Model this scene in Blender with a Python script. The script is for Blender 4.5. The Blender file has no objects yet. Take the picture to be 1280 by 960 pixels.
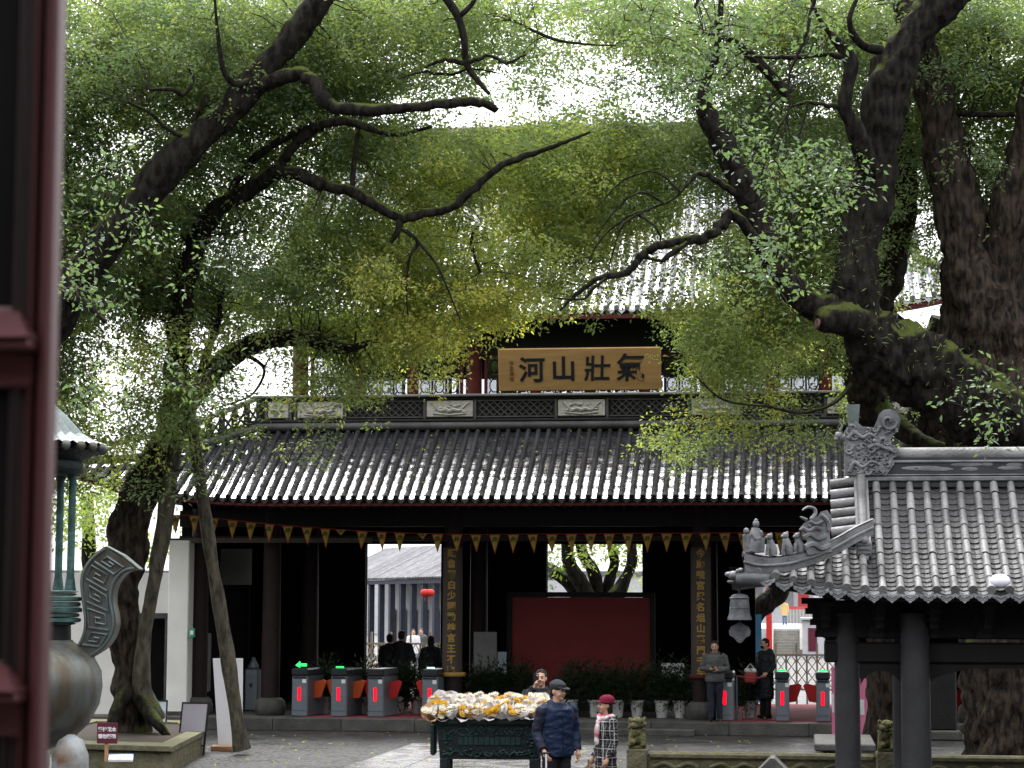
import bpy, bmesh, math, random
import numpy as np
from mathutils import Vector, Matrix, noise

random.seed(7)
rng = np.random.default_rng(7)
S = bpy.context.scene
R = math.radians

# ------------------------------------------------------------------ camera
FPX = 2700.0                      # focal length in pixels of the 1280 px wide photograph
CAM = Vector((0, 0, 2.69))
YAW, PITCH, ROLL = math.atan(365/FPX), math.atan(275/FPX), 0.0036
_f0 = Vector((-math.sin(YAW), math.cos(YAW), 0))
_r0 = Vector((math.cos(YAW), math.sin(YAW), 0))
FWD = _f0*math.cos(PITCH) + Vector((0, 0, math.sin(PITCH)))
_u0 = _r0.cross(FWD)
RGT = _r0*math.cos(ROLL) + _u0*math.sin(ROLL)
UPV = _u0*math.cos(ROLL) - _r0*math.sin(ROLL)
cd = bpy.data.cameras.new('camera')
cam = bpy.data.objects.new('camera', cd)
S.collection.objects.link(cam)
cam.matrix_world = Matrix((( RGT.x, UPV.x, -FWD.x, CAM.x), (RGT.y, UPV.y, -FWD.y, CAM.y), (RGT.z, UPV.z, -FWD.z, CAM.z), (0, 0, 0, 1)))
cd.sensor_width = 36.0
cd.lens = 36.0*FPX/1280
cd.clip_start = 0.05
cd.clip_end = 2000
cd.dof.use_dof = True
cd.dof.focus_distance = 36.0
cd.dof.aperture_fstop = 7.5
S.camera = cam

def ray(px, py): return FWD + RGT*((px-640)/FPX) + UPV*((480-py)/FPX)
def at(px, py, d): return CAM + ray(px, py)*d                      # d metres along the optical axis
def onY(px, py, Y):
    r = ray(px, py); return CAM + r*(Y/r.y)
def onZ(px, py, Z=0.0):
    r = ray(px, py); return CAM + r*((Z-CAM.z)/r.z)

# ------------------------------------------------------------------ sky and sun (overcast)
W = bpy.data.worlds.new('World'); S.world = W; W.use_nodes = True
nt = W.node_tree; nt.nodes.clear()
SUN_EL, SUN_ROT = R(56), R(-18)
sky = nt.nodes.new('ShaderNodeTexSky'); sky.sky_type = 'NISHITA'; sky.sun_disc = False
sky.sun_elevation = SUN_EL; sky.sun_rotation = SUN_ROT; sky.dust_density = 4.0
hs = nt.nodes.new('ShaderNodeHueSaturation'); hs.inputs['Saturation'].default_value = 0.12
nt.links.new(sky.outputs[0], hs.inputs['Color'])
bg1 = nt.nodes.new('ShaderNodeBackground'); bg1.inputs['Strength'].default_value = 0.06
nt.links.new(hs.outputs[0], bg1.inputs['Color'])
# cloud layer of an overcast sky: zenith about three times as bright as the horizon
tc = nt.nodes.new('ShaderNodeTexCoord'); sx = nt.nodes.new('ShaderNodeSeparateXYZ')
nt.links.new(tc.outputs['Generated'], sx.inputs[0])
mr = nt.nodes.new('ShaderNodeMapRange'); mr.inputs[1].default_value = 0; mr.inputs[2].default_value = 1
mr.inputs[3].default_value = 0.42; mr.inputs[4].default_value = 1.0
nt.links.new(sx.outputs['Z'], mr.inputs[0])
bg2 = nt.nodes.new('ShaderNodeBackground'); bg2.inputs['Color'].default_value = (0.95, 0.95, 1.0, 1)
nt.links.new(mr.outputs[0], bg2.inputs['Strength'])
ad = nt.nodes.new('ShaderNodeAddShader'); wo = nt.nodes.new('ShaderNodeOutputWorld')
nt.links.new(bg1.outputs[0], ad.inputs[0]); nt.links.new(bg2.outputs[0], ad.inputs[1]); nt.links.new(ad.outputs[0], wo.inputs[0])
sl = bpy.data.lights.new('sun', 'SUN'); sl.energy = 1.2; sl.angle = R(25); sl.color = (1, 0.98, 0.95)
so = bpy.data.objects.new('sun', sl); S.collection.objects.link(so)
so.rotation_euler = (R(-34), 0, R(18))
S.view_settings.view_transform = 'Standard'; S.view_settings.look = 'None'
S.view_settings.gamma = 1.0; S.view_settings.use_curve_mapping = False
S.view_settings.exposure = 1.75
S.render.engine = 'CYCLES'
S.cycles.max_bounces = 8; S.cycles.transparent_max_bounces = 12; S.cycles.diffuse_bounces = 4
S.cycles.glossy_bounces = 3; S.cycles.transmission_bounces = 3
S.cycles.use_denoising = True
S.cycles.sample_clamp_indirect = 4.0
S.cycles.caustics_reflective = False; S.cycles.caustics_refractive = False

# ------------------------------------------------------------------ materials
M = {}
def mat(name, c1, c2=None, scale=6.0, rough=0.6, bump=0.0, bscale=None, metal=0.0, spec=0.18, detail=5.0, coat=0.0,
        moss=None, stretch=(1, 1, 1), emit=None, estr=0.0, rough2=None, mid=0.5, contrast=0.25, world=False, orand=0.0):
    m = bpy.data.materials.new(name); m.use_nodes = True; M[name] = m
    N = m.node_tree.nodes; L = m.node_tree.links; b = N['Principled BSDF']
    b.inputs['Roughness'].default_value = rough; b.inputs['Metallic'].default_value = metal
    b.inputs['Specular IOR Level'].default_value = spec
    b.inputs['Coat Weight'].default_value = coat; b.inputs['Coat Roughness'].default_value = 0.1; b.inputs['Coat IOR'].default_value = 1.8
    if emit:
        b.inputs['Emission Color'].default_value = (*emit, 1); b.inputs['Emission Strength'].default_value = estr
    c2 = c2 or tuple(x*0.72 for x in c1)
    t = N.new('ShaderNodeTexCoord'); mp = N.new('ShaderNodeMapping'); mp.inputs['Scale'].default_value = stretch
    if world:
        g = N.new('ShaderNodeNewGeometry'); L.new(g.outputs['Position'], mp.inputs[0])
    else:
        L.new(t.outputs['Object'], mp.inputs[0])
    n = N.new('ShaderNodeTexNoise'); n.inputs['Scale'].default_value = scale; n.inputs['Detail'].default_value = detail
    L.new(mp.outputs[0], n.inputs['Vector'])
    r = N.new('ShaderNodeValToRGB'); r.color_ramp.elements[0].position = mid-contrast; r.color_ramp.elements[1].position = mid+contrast
    r.color_ramp.elements[0].color = (*c2, 1); r.color_ramp.elements[1].color = (*c1, 1)
    L.new(n.outputs['Fac'], r.inputs[0]); col = r.outputs[0]
    if moss:                                     # moss and algae on faces that look up
        g = N.new('ShaderNodeNewGeometry'); s = N.new('ShaderNodeSeparateXYZ'); L.new(g.outputs['Normal'], s.inputs[0])
        n2 = N.new('ShaderNodeTexNoise'); n2.inputs['Scale'].default_value = moss[2]; n2.inputs['Detail'].default_value = 6
        L.new(g.outputs['Position'], n2.inputs['Vector'])
        ma = N.new('ShaderNodeMath'); ma.operation = 'MULTIPLY_ADD'; ma.inputs[1].default_value = moss[1]
        L.new(s.outputs['Z'], ma.inputs[0]); L.new(n2.outputs['Fac'], ma.inputs[2])
        r2 = N.new('ShaderNodeValToRGB'); r2.color_ramp.elements[0].position = moss[3]; r2.color_ramp.elements[1].position = moss[3]+0.15
        L.new(ma.outputs[0], r2.inputs[0])
        mx = N.new('ShaderNodeMix'); mx.data_type = 'RGBA'; L.new(r2.outputs[0], mx.inputs[0]); L.new(col, mx.inputs[6])
        mx.inputs[7].default_value = (*moss[0], 1); col = mx.outputs[2]
    if orand:                                    # every piece a little different in tone
        oi = N.new('ShaderNodeObjectInfo'); q_ = N.new('ShaderNodeMapRange'); q_.inputs[3].default_value = 1-orand; q_.inputs[4].default_value = 1+orand
        L.new(oi.outputs['Random'], q_.inputs[0]); mo = N.new('ShaderNodeMix'); mo.data_type = 'RGBA'; mo.blend_type = 'MULTIPLY'; mo.inputs[0].default_value = 1.0
        L.new(col, mo.inputs[6]); L.new(q_.outputs[0], mo.inputs[7]); col = mo.outputs[2]
    L.new(col, b.inputs['Base Color'])
    if rough2 is not None:
        q = N.new('ShaderNodeMapRange'); q.inputs[1].default_value = 0.35; q.inputs[2].default_value = 0.65
        q.inputs[3].default_value = rough2; q.inputs[4].default_value = rough
        L.new(n.outputs['Fac'], q.inputs[0]); L.new(q.outputs[0], b.inputs['Roughness'])
    if bump:
        n3 = N.new('ShaderNodeTexNoise'); n3.inputs['Scale'].default_value = bscale or scale*4; n3.inputs['Detail'].default_value = 6
        L.new(mp.outputs[0], n3.inputs['Vector'])
        bp = N.new('ShaderNodeBump'); bp.inputs['Strength'].default_value = bump; bp.inputs['Distance'].default_value = 0.08 if 'bark' in name else 0.03
        L.new(n3.outputs['Fac'], bp.inputs['Height']); L.new(bp.outputs[0], b.inputs['Normal'])
    return m

mat('wet_paving', (0.052, 0.051, 0.049), (0.022, 0.022, 0.021), 1.6, rough=0.6, rough2=0.32, bump=1.0, bscale=11, world=True)
mat('pale_slab', (0.26, 0.255, 0.25), (0.15, 0.148, 0.145), 2.5, rough=0.34, rough2=0.10, bump=0.15, bscale=30, orand=0.18)
mat('grey_stone', (0.095, 0.092, 0.084), (0.04, 0.04, 0.037), 3, rough=0.6, bump=0.5, bscale=25, orand=0.15)
mat('mossy_stone', (0.17, 0.155, 0.10), (0.075, 0.075, 0.04), 6, rough=0.8, bump=0.7, bscale=22, moss=((0.105, 0.11, 0.035), 0.22, 5.0, 0.68))
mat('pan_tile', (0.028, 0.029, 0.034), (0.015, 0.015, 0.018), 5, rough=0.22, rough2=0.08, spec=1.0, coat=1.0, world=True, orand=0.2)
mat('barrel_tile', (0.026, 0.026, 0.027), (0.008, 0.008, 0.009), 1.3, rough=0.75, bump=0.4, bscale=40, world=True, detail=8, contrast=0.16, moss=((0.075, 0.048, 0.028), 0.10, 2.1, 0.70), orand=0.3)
mat('tile_end', (0.07, 0.07, 0.075), (0.035, 0.035, 0.04), 9, rough=0.6, bump=0.4)
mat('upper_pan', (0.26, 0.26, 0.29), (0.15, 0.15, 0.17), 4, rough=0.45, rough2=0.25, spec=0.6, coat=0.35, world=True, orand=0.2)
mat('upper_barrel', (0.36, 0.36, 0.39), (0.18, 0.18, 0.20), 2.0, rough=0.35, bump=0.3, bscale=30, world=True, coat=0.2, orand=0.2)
mat('ridge_grey', (0.07, 0.07, 0.066), (0.035, 0.035, 0.034), 3, rough=0.55, bump=0.3, bscale=20)
mat('ridge_dark', (0.022, 0.022, 0.022), (0.012, 0.012, 0.012), 4, rough=0.6, bump=0.3, bscale=20)
mat('relief_white', (0.40, 0.38, 0.34), (0.24, 0.23, 0.20), 9, rough=0.7, bump=0.3)
mat('coping', (0.17, 0.165, 0.15), (0.09, 0.088, 0.08), 2, rough=0.6, bump=0.3)
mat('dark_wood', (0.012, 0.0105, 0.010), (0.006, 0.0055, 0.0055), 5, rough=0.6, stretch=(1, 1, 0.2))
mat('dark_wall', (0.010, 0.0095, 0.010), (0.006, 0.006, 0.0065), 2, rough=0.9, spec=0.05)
mat('red_wood', (0.11, 0.015, 0.013), (0.05, 0.010, 0.009), 5, rough=0.5)
mat('fascia_red', (0.10, 0.016, 0.015), (0.05, 0.012, 0.012), 5, rough=0.6)
mat('column_dark', (0.022, 0.011, 0.011), (0.012, 0.008, 0.008), 4, rough=0.65)
mat('glass', (0.5, 0.55, 0.6))
mat('plaque_gold', (0.30, 0.185, 0.070), (0.215, 0.125, 0.044), 3.0, rough=0.55, bump=0.15, bscale=60, stretch=(0.5, 1, 3))
mat('ink', (0.012, 0.013, 0.016), (0.008, 0.009, 0.011), 8, rough=0.5)
mat('ink_faint', (0.13, 0.07, 0.022), (0.10, 0.05, 0.02), 8, rough=0.6)
mat('gold_letter', (0.34, 0.22, 0.06), (0.26, 0.15, 0.04), 8, rough=0.45)
mat('board_dark', (0.060, 0.048, 0.040), (0.038, 0.031, 0.027), 5, rough=0.5, stretch=(1, 1, 0.2))
mat('flag_yellow', (0.28, 0.24, 0.05), (0.20, 0.165, 0.03), 8, rough=0.8)
mat('flag_red', (0.28, 0.035, 0.02), None, 8, rough=0.8)
mat('flag_mark', (0.08, 0.07, 0.02), None, 8, rough=0.8)
mat('screen_red', (0.20, 0.032, 0.032), (0.17, 0.028, 0.028), 2, rough=0.7)
mat('plaster', (0.74, 0.73, 0.70), (0.60, 0.59, 0.56), 1.6, rough=0.85, bump=0.1)
mat('white_board', (0.66, 0.66, 0.68), (0.60, 0.60, 0.63), 2, rough=0.5)
mat('grey_panel', (0.20, 0.20, 0.20), (0.15, 0.15, 0.15), 2, rough=0.6)
mat('black_metal', (0.018, 0.018, 0.02), None, 8, rough=0.4)
mat('steel', (0.19, 0.22, 0.25), (0.155, 0.18, 0.21), 3, rough=0.42, metal=0.55, stretch=(1, 1, 6))
mat('steel_dark', (0.03, 0.032, 0.036), None, 5, rough=0.35)
mat('led_red', (0.7, 0.02, 0.02), None, 5, emit=(1.0, 0.0, 0.02), estr=0.5)
mat('led_green', (0.05, 0.7, 0.15), None, 5, emit=(0.03, 1.0, 0.14), estr=0.5)
mat('led_white', (0.6, 0.7, 0.7), None, 5, emit=(0.6, 0.9, 0.85), estr=0.3)
mat('flap_red', (0.50, 0.03, 0.03), (0.42, 0.025, 0.025), 4, rough=0.35)
mat('flap_orange', (0.55, 0.10, 0.03), (0.48, 0.08, 0.025), 4, rough=0.35)
mat('pot_white', (0.62, 0.62, 0.62), (0.5, 0.5, 0.5), 4, rough=0.5)
mat('soil', (0.05, 0.04, 0.03), None, 12, rough=0.95, bump=0.6)
mat('bronze', (0.13, 0.15, 0.145), (0.085, 0.072, 0.05), 3.2, rough=0.42, metal=0.55, bump=0.25, bscale=14, stretch=(1.6, 1.6, 0.25), contrast=0.15, detail=7)
mat('bronze_top', (0.16, 0.18, 0.175), (0.10, 0.125, 0.12), 5, rough=0.45, metal=0.4, bump=0.25, bscale=18)
mat('bronze_rust', (0.24, 0.26, 0.26), (0.11, 0.055, 0.022), 3.5, rough=0.45, metal=0.2, contrast=0.12, mid=0.38, bump=0.2)
mat('verdigris', (0.07, 0.15, 0.135), (0.025, 0.045, 0.043), 7, rough=0.55, metal=0.3, bump=0.4, bscale=30)
mat('burner_bronze', (0.014, 0.022, 0.022), (0.008, 0.011, 0.012), 8, rough=0.5, metal=0.3, bump=0.4, bscale=40)
mat('burner_relief', (0.018, 0.042, 0.040), (0.010, 0.02, 0.02), 12, rough=0.5, metal=0.3)
mat('pav_tile', (0.19, 0.19, 0.187), (0.085, 0.085, 0.085), 3.0, rough=0.5, contrast=0.16, spec=0.3, bump=0.5, bscale=26, world=True, detail=8, orand=0.28)
mat('pav_pan', (0.07, 0.07, 0.07), (0.03, 0.03, 0.03), 4.0, rough=0.55, rough2=0.4, spec=0.3, bump=0.5, bscale=26, world=True, orand=0.15)
mat('pav_clay', (0.17, 0.173, 0.178), (0.065, 0.067, 0.07), 4, rough=0.45, spec=0.4, contrast=0.17, bump=0.35, bscale=22, world=True, detail=8)
mat('pav_drip', (0.20, 0.205, 0.215), (0.08, 0.082, 0.088), 12, rough=0.6, bump=0.5, bscale=50, world=True, orand=0.25)
mat('pav_ridge_dark', (0.06, 0.062, 0.066), (0.03, 0.032, 0.034), 1.7, rough=0.35, world=True)
mat('pav_column', (0.042, 0.043, 0.045), (0.026, 0.0265, 0.028), 3, rough=0.6, bump=0.25, bscale=20)
mat('door_red', (0.075, 0.022, 0.024), (0.05, 0.015, 0.016), 4, rough=0.42, spec=0.4, stretch=(1, 1, 0.2))
mat('door_dark', (0.022, 0.009, 0.009), (0.014, 0.006, 0.006), 4, rough=0.5, spec=0.4)
mat('skin', (0.50, 0.30, 0.21), (0.42, 0.24, 0.165), 9, rough=0.55)
mat('hair', (0.014, 0.012, 0.011), None, 20, rough=0.5)
mat('lip', (0.28, 0.10, 0.08), None, 10)
mat('eye_dark', (0.02, 0.015, 0.012), None, 10, rough=0.3)
mat('jacket_blue', (0.009, 0.020, 0.050), (0.005, 0.012, 0.033), 4, rough=0.55, bump=0.6, bscale=7)
mat('sleeve_navy', (0.009, 0.011, 0.024), (0.006, 0.007, 0.016), 4, rough=0.6, bump=0.6, bscale=7)
mat('cap_grey', (0.035, 0.038, 0.042), (0.025, 0.028, 0.031), 8, rough=0.8)
mat('jacket_black', (0.016, 0.018, 0.024), (0.010, 0.011, 0.015), 4, rough=0.6, bump=0.5, bscale=8)
mat('jacket_grey', (0.085, 0.088, 0.088), (0.060, 0.062, 0.062), 5, rough=0.8, bump=0.5, bscale=8)
mat('trousers', (0.014, 0.014, 0.018), (0.01, 0.01, 0.012), 5, rough=0.8)
mat('trousers_navy', (0.022, 0.025, 0.038), (0.016, 0.018, 0.028), 5, rough=0.8)
mat('shoe', (0.015, 0.014, 0.014), None, 8, rough=0.4)
mat('hat_maroon', (0.17, 0.012, 0.035), (0.12, 0.008, 0.024), 12, rough=0.9, bump=0.4)
mat('scarf', (0.66, 0.60, 0.60), (0.52, 0.12, 0.18), 9, rough=0.9, contrast=0.08)
mat('bag_brown', (0.16, 0.11, 0.05), (0.07, 0.05, 0.03), 14, rough=0.5)
mat('coat_yellow', (0.50, 0.36, 0.16), None, 5, rough=0.8)
mat('coat_pale', (0.6, 0.5, 0.48), None, 5, rough=0.8)
mat('coat_red', (0.4, 0.06, 0.06), None, 5, rough=0.8)
mat('jeans', (0.10, 0.14, 0.22), None, 5, rough=0.8)
mat('petal_white', (0.78, 0.75, 0.66), (0.66, 0.60, 0.47), 14, rough=0.7)
mat('petal_yellow', (0.66, 0.42, 0.05), (0.60, 0.34, 0.03), 14, rough=0.7)
mat('wrap', (0.70, 0.68, 0.66), (0.55, 0.50, 0.46), 9, rough=0.25)
mat('kraft', (0.42, 0.27, 0.14), None, 9, rough=0.8)
mat('bark', (0.021, 0.0185, 0.0145), (0.004, 0.0036, 0.003), 11, rough=0.85, spec=0.10, detail=9, contrast=0.14, bump=1.0, bscale=9, stretch=(1, 1, 0.35), moss=((0.055, 0.068, 0.016), 0.42, 3.0, 0.70), world=True)
mat('bark_brown', (0.046, 0.035, 0.026), (0.007, 0.006, 0.005), 12, rough=0.85, spec=0.10, detail=9, contrast=0.13, bump=1.0, bscale=10, stretch=(1, 1, 0.3), moss=((0.06, 0.085, 0.02), 0.30, 2.2, 0.72), world=True)
mat('bark_pale', (0.10, 0.09, 0.065), (0.035, 0.032, 0.023), 9, rough=0.85, detail=9, contrast=0.15, bump=0.8, bscale=18, stretch=(1, 1, 0.4), moss=((0.085, 0.10, 0.03), 0.25, 4.0, 0.62), world=True)
mat('cut_wood', (0.13, 0.08, 0.065), (0.05, 0.032, 0.027), 14, rough=0.8)
mat('twig', (0.030, 0.025, 0.02), None, 9, rough=0.9)
mat('timber', (0.40, 0.22, 0.11), None, 8, rough=0.7)
mat('sign_maroon', (0.10, 0.018, 0.03), None, 8, rough=0.6)
mat('sign_white', (0.75, 0.75, 0.76), None, 8, rough=0.6)
mat('sign_blue', (0.10, 0.20, 0.45), None, 8, rough=0.6)
mat('pale_blue', (0.52, 0.60, 0.66), (0.46, 0.55, 0.62), 3, rough=0.6)
mat('notice_grey', (0.36, 0.35, 0.38), (0.31, 0.30, 0.33), 3, rough=0.6)
mat('extinguisher_red', (0.45, 0.02, 0.02), None, 8, rough=0.4)
mat('exit_green', (0.04, 0.35, 0.20), None, 8, rough=0.5)
mat('pink_banner', (0.62, 0.20, 0.33), (0.55, 0.14, 0.27), 4, rough=0.6)
mat('blue_banner', (0.03, 0.30, 0.60), (0.20, 0.45, 0.62), 0.7, rough=0.6)
mat('lantern_red', (0.45, 0.025, 0.018), None, 6, rough=0.6)
mat('fence_wood', (0.52, 0.44, 0.32), (0.42, 0.34, 0.24), 6, rough=0.7)
mat('granite_step', (0.24, 0.23, 0.20), (0.15, 0.145, 0.13), 5, rough=0.8)
mat('street_white', (0.46, 0.46, 0.48), (0.36, 0.36, 0.38), 3, rough=0.7)
mat('street_roof', (0.20, 0.20, 0.21), (0.11, 0.11, 0.115), 3, rough=0.5, bump=0.5, orand=0.25)
mat('slate_post', (0.030, 0.035, 0.05), None, 5, rough=0.6)
mat('carpet_red', (0.30, 0.06, 0.07), (0.20, 0.04, 0.05), 10, rough=0.9)
mat('plastic_white', (0.80, 0.80, 0.86), (0.68, 0.68, 0.80), 5, rough=0.4)
mat('bell_metal', (0.10, 0.105, 0.11), (0.045, 0.048, 0.052), 9, rough=0.5, bump=0.4, bscale=40, contrast=0.15)
mat('lion_moss', (0.16, 0.15, 0.07), (0.05, 0.05, 0.02), 14, rough=0.9, bump=0.9, bscale=30)

# thin window glass
m = M['glass']; N = m.node_tree.nodes; L = m.node_tree.links
for n in list(N):
    if n.type != 'OUTPUT_MATERIAL': N.remove(n)
tr = N.new('ShaderNodeBsdfTransparent'); tr.inputs[0].default_value = (0.74, 0.75, 0.77, 1)
gl = N.new('ShaderNodeBsdfGlossy'); gl.inputs['Roughness'].default_value = 0.05
mx = N.new('ShaderNodeMixShader'); mx.inputs[0].default_value = 0.12
L.new(tr.outputs[0], mx.inputs[1]); L.new(gl.outputs[0], mx.inputs[2]); L.new(mx.outputs[0], N['Material Output'].inputs[0])

# cobbled relief in the court paving
m = M['wet_paving']; N = m.node_tree.nodes; L = m.node_tree.links
g_ = N.new('ShaderNodeNewGeometry'); vo = N.new('ShaderNodeTexVoronoi'); vo.inputs['Scale'].default_value = 7.5; L.new(g_.outputs['Position'], vo.inputs['Vector'])
bp2 = N.new('ShaderNodeBump'); bp2.inputs['Strength'].default_value = 0.9; bp2.inputs['Distance'].default_value = 0.05; bp2.invert = True; L.new(vo.outputs['Distance'], bp2.inputs['Height'])
old = N['Principled BSDF'].inputs['Normal'].links[0].from_socket; L.new(old, bp2.inputs['Normal']); L.new(bp2.outputs[0], N['Principled BSDF'].inputs['Normal'])

# black and white checked coat
m = mat('plaid', (0.02, 0.02, 0.022)); N = m.node_tree.nodes; L = m.node_tree.links
t = N.new('ShaderNodeTexCoord'); s = N.new('ShaderNodeSeparateXYZ'); L.new(t.outputs['Object'], s.inputs[0])
fac = None
for ax, fr, wd in (('X', 9.5, 0.10), ('X', 19.0, 0.04), ('Z', 8.0, 0.09), ('Z', 24.0, 0.04), ('Y', 9.5, 0.09)):
    k = N.new('ShaderNodeMath'); k.operation = 'MULTIPLY'; k.inputs[1].default_value = fr; L.new(s.outputs[ax], k.inputs[0])
    f = N.new('ShaderNodeMath'); f.operation = 'FRACT'; L.new(k.outputs[0], f.inputs[0])
    c = N.new('ShaderNodeMath'); c.operation = 'LESS_THAN'; c.inputs[1].default_value = wd; L.new(f.outputs[0], c.inputs[0])
    if fac is None: fac = c.outputs[0]
    else:
        a_ = N.new('ShaderNodeMath'); a_.operation = 'MAXIMUM'; L.new(fac, a_.inputs[0]); L.new(c.outputs[0], a_.inputs[1]); fac = a_.outputs[0]
mxx = N.new('ShaderNodeMix'); mxx.data_type = 'RGBA'; L.new(fac, mxx.inputs[0])
mxx.inputs[6].default_value = (0.014, 0.014, 0.016, 1); mxx.inputs[7].default_value = (0.34, 0.34, 0.33, 1)
L.new(mxx.outputs[2], N['Principled BSDF'].inputs['Base Color'])

# leaves: colour by an age value stored on each leaf, clump light and dark put into it too; light shining through
def leaf_mat(name, stops):
    m = bpy.data.materials.new(name); m.use_nodes = True; M[name] = m
    N = m.node_tree.nodes; L = m.node_tree.links; b = N['Principled BSDF']
    a = N.new('ShaderNodeAttribute'); a.attribute_name = 'age_light'
    r = N.new('ShaderNodeValToRGB')
    e = r.color_ramp.elements
    while len(e) < len(stops): e.new(0.5)
    for el, (p, c) in zip(e, stops): el.position = p; el.color = (*c, 1)
    L.new(a.outputs['Fac'], r.inputs[0]); L.new(r.outputs[0], b.inputs['Base Color'])
    b.inputs['Roughness'].default_value = 0.40; b.inputs['Specular IOR Level'].default_value = 0.42
    tl = N.new('ShaderNodeBsdfTranslucent')
    g = N.new('ShaderNodeMix'); g.data_type = 'RGBA'; g.blend_type = 'MULTIPLY'; g.inputs[0].default_value = 1.0
    L.new(r.outputs[0], g.inputs[6]); g.inputs[7].default_value = (2.2, 2.2, 1.15, 1); L.new(g.outputs[2], tl.inputs[0])
    mx = N.new('ShaderNodeMixShader'); mx.inputs[0].default_value = 0.5
    L.new(b.outputs[0], mx.inputs[1]); L.new(tl.outputs[0], mx.inputs[2]); L.new(mx.outputs[0], N['Material Output'].inputs[0])
leaf_mat('camphor_leaf', [(0.0, (0.062, 0.100, 0.060)), (0.35, (0.118, 0.165, 0.075)), (0.7, (0.225, 0.27, 0.085)), (1.0, (0.37, 0.36, 0.08))])
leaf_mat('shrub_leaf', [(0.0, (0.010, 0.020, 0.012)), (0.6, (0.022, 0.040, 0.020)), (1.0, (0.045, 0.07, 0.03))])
leaf_mat('bright_leaf', [(0.0, (0.07, 0.11, 0.03)), (0.5, (0.13, 0.19, 0.05)), (1.0, (0.23, 0.26, 0.08))])

# ------------------------------------------------------------------ mesh helpers
COL = S.collection
def link(name, data, parent=None, loc=None):
    o = bpy.data.objects.new(name, data); COL.objects.link(o)
    if parent is not None: o.parent = parent
    if loc is not None: o.location = loc
    return o
def tag(o, label=None, cat=None, group=None, kind=None):
    if label: o['label'] = label
    if cat: o['category'] = cat
    if group: o['group'] = group
    if kind: o['kind'] = kind
    return o
def thing(name, label, cat, loc=(0, 0, 0), rz=0.0, group=None):
    o = link(name, None); o.location = loc; o.rotation_euler = (0, 0, rz); o.empty_display_size = 0.2
    return tag(o, label, cat, group)
def copy_tree(o, parent=None):
    c = o.copy(); COL.objects.link(c); c.parent = parent
    for ch in list(o.children): copy_tree(ch, c)
    return c

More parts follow.
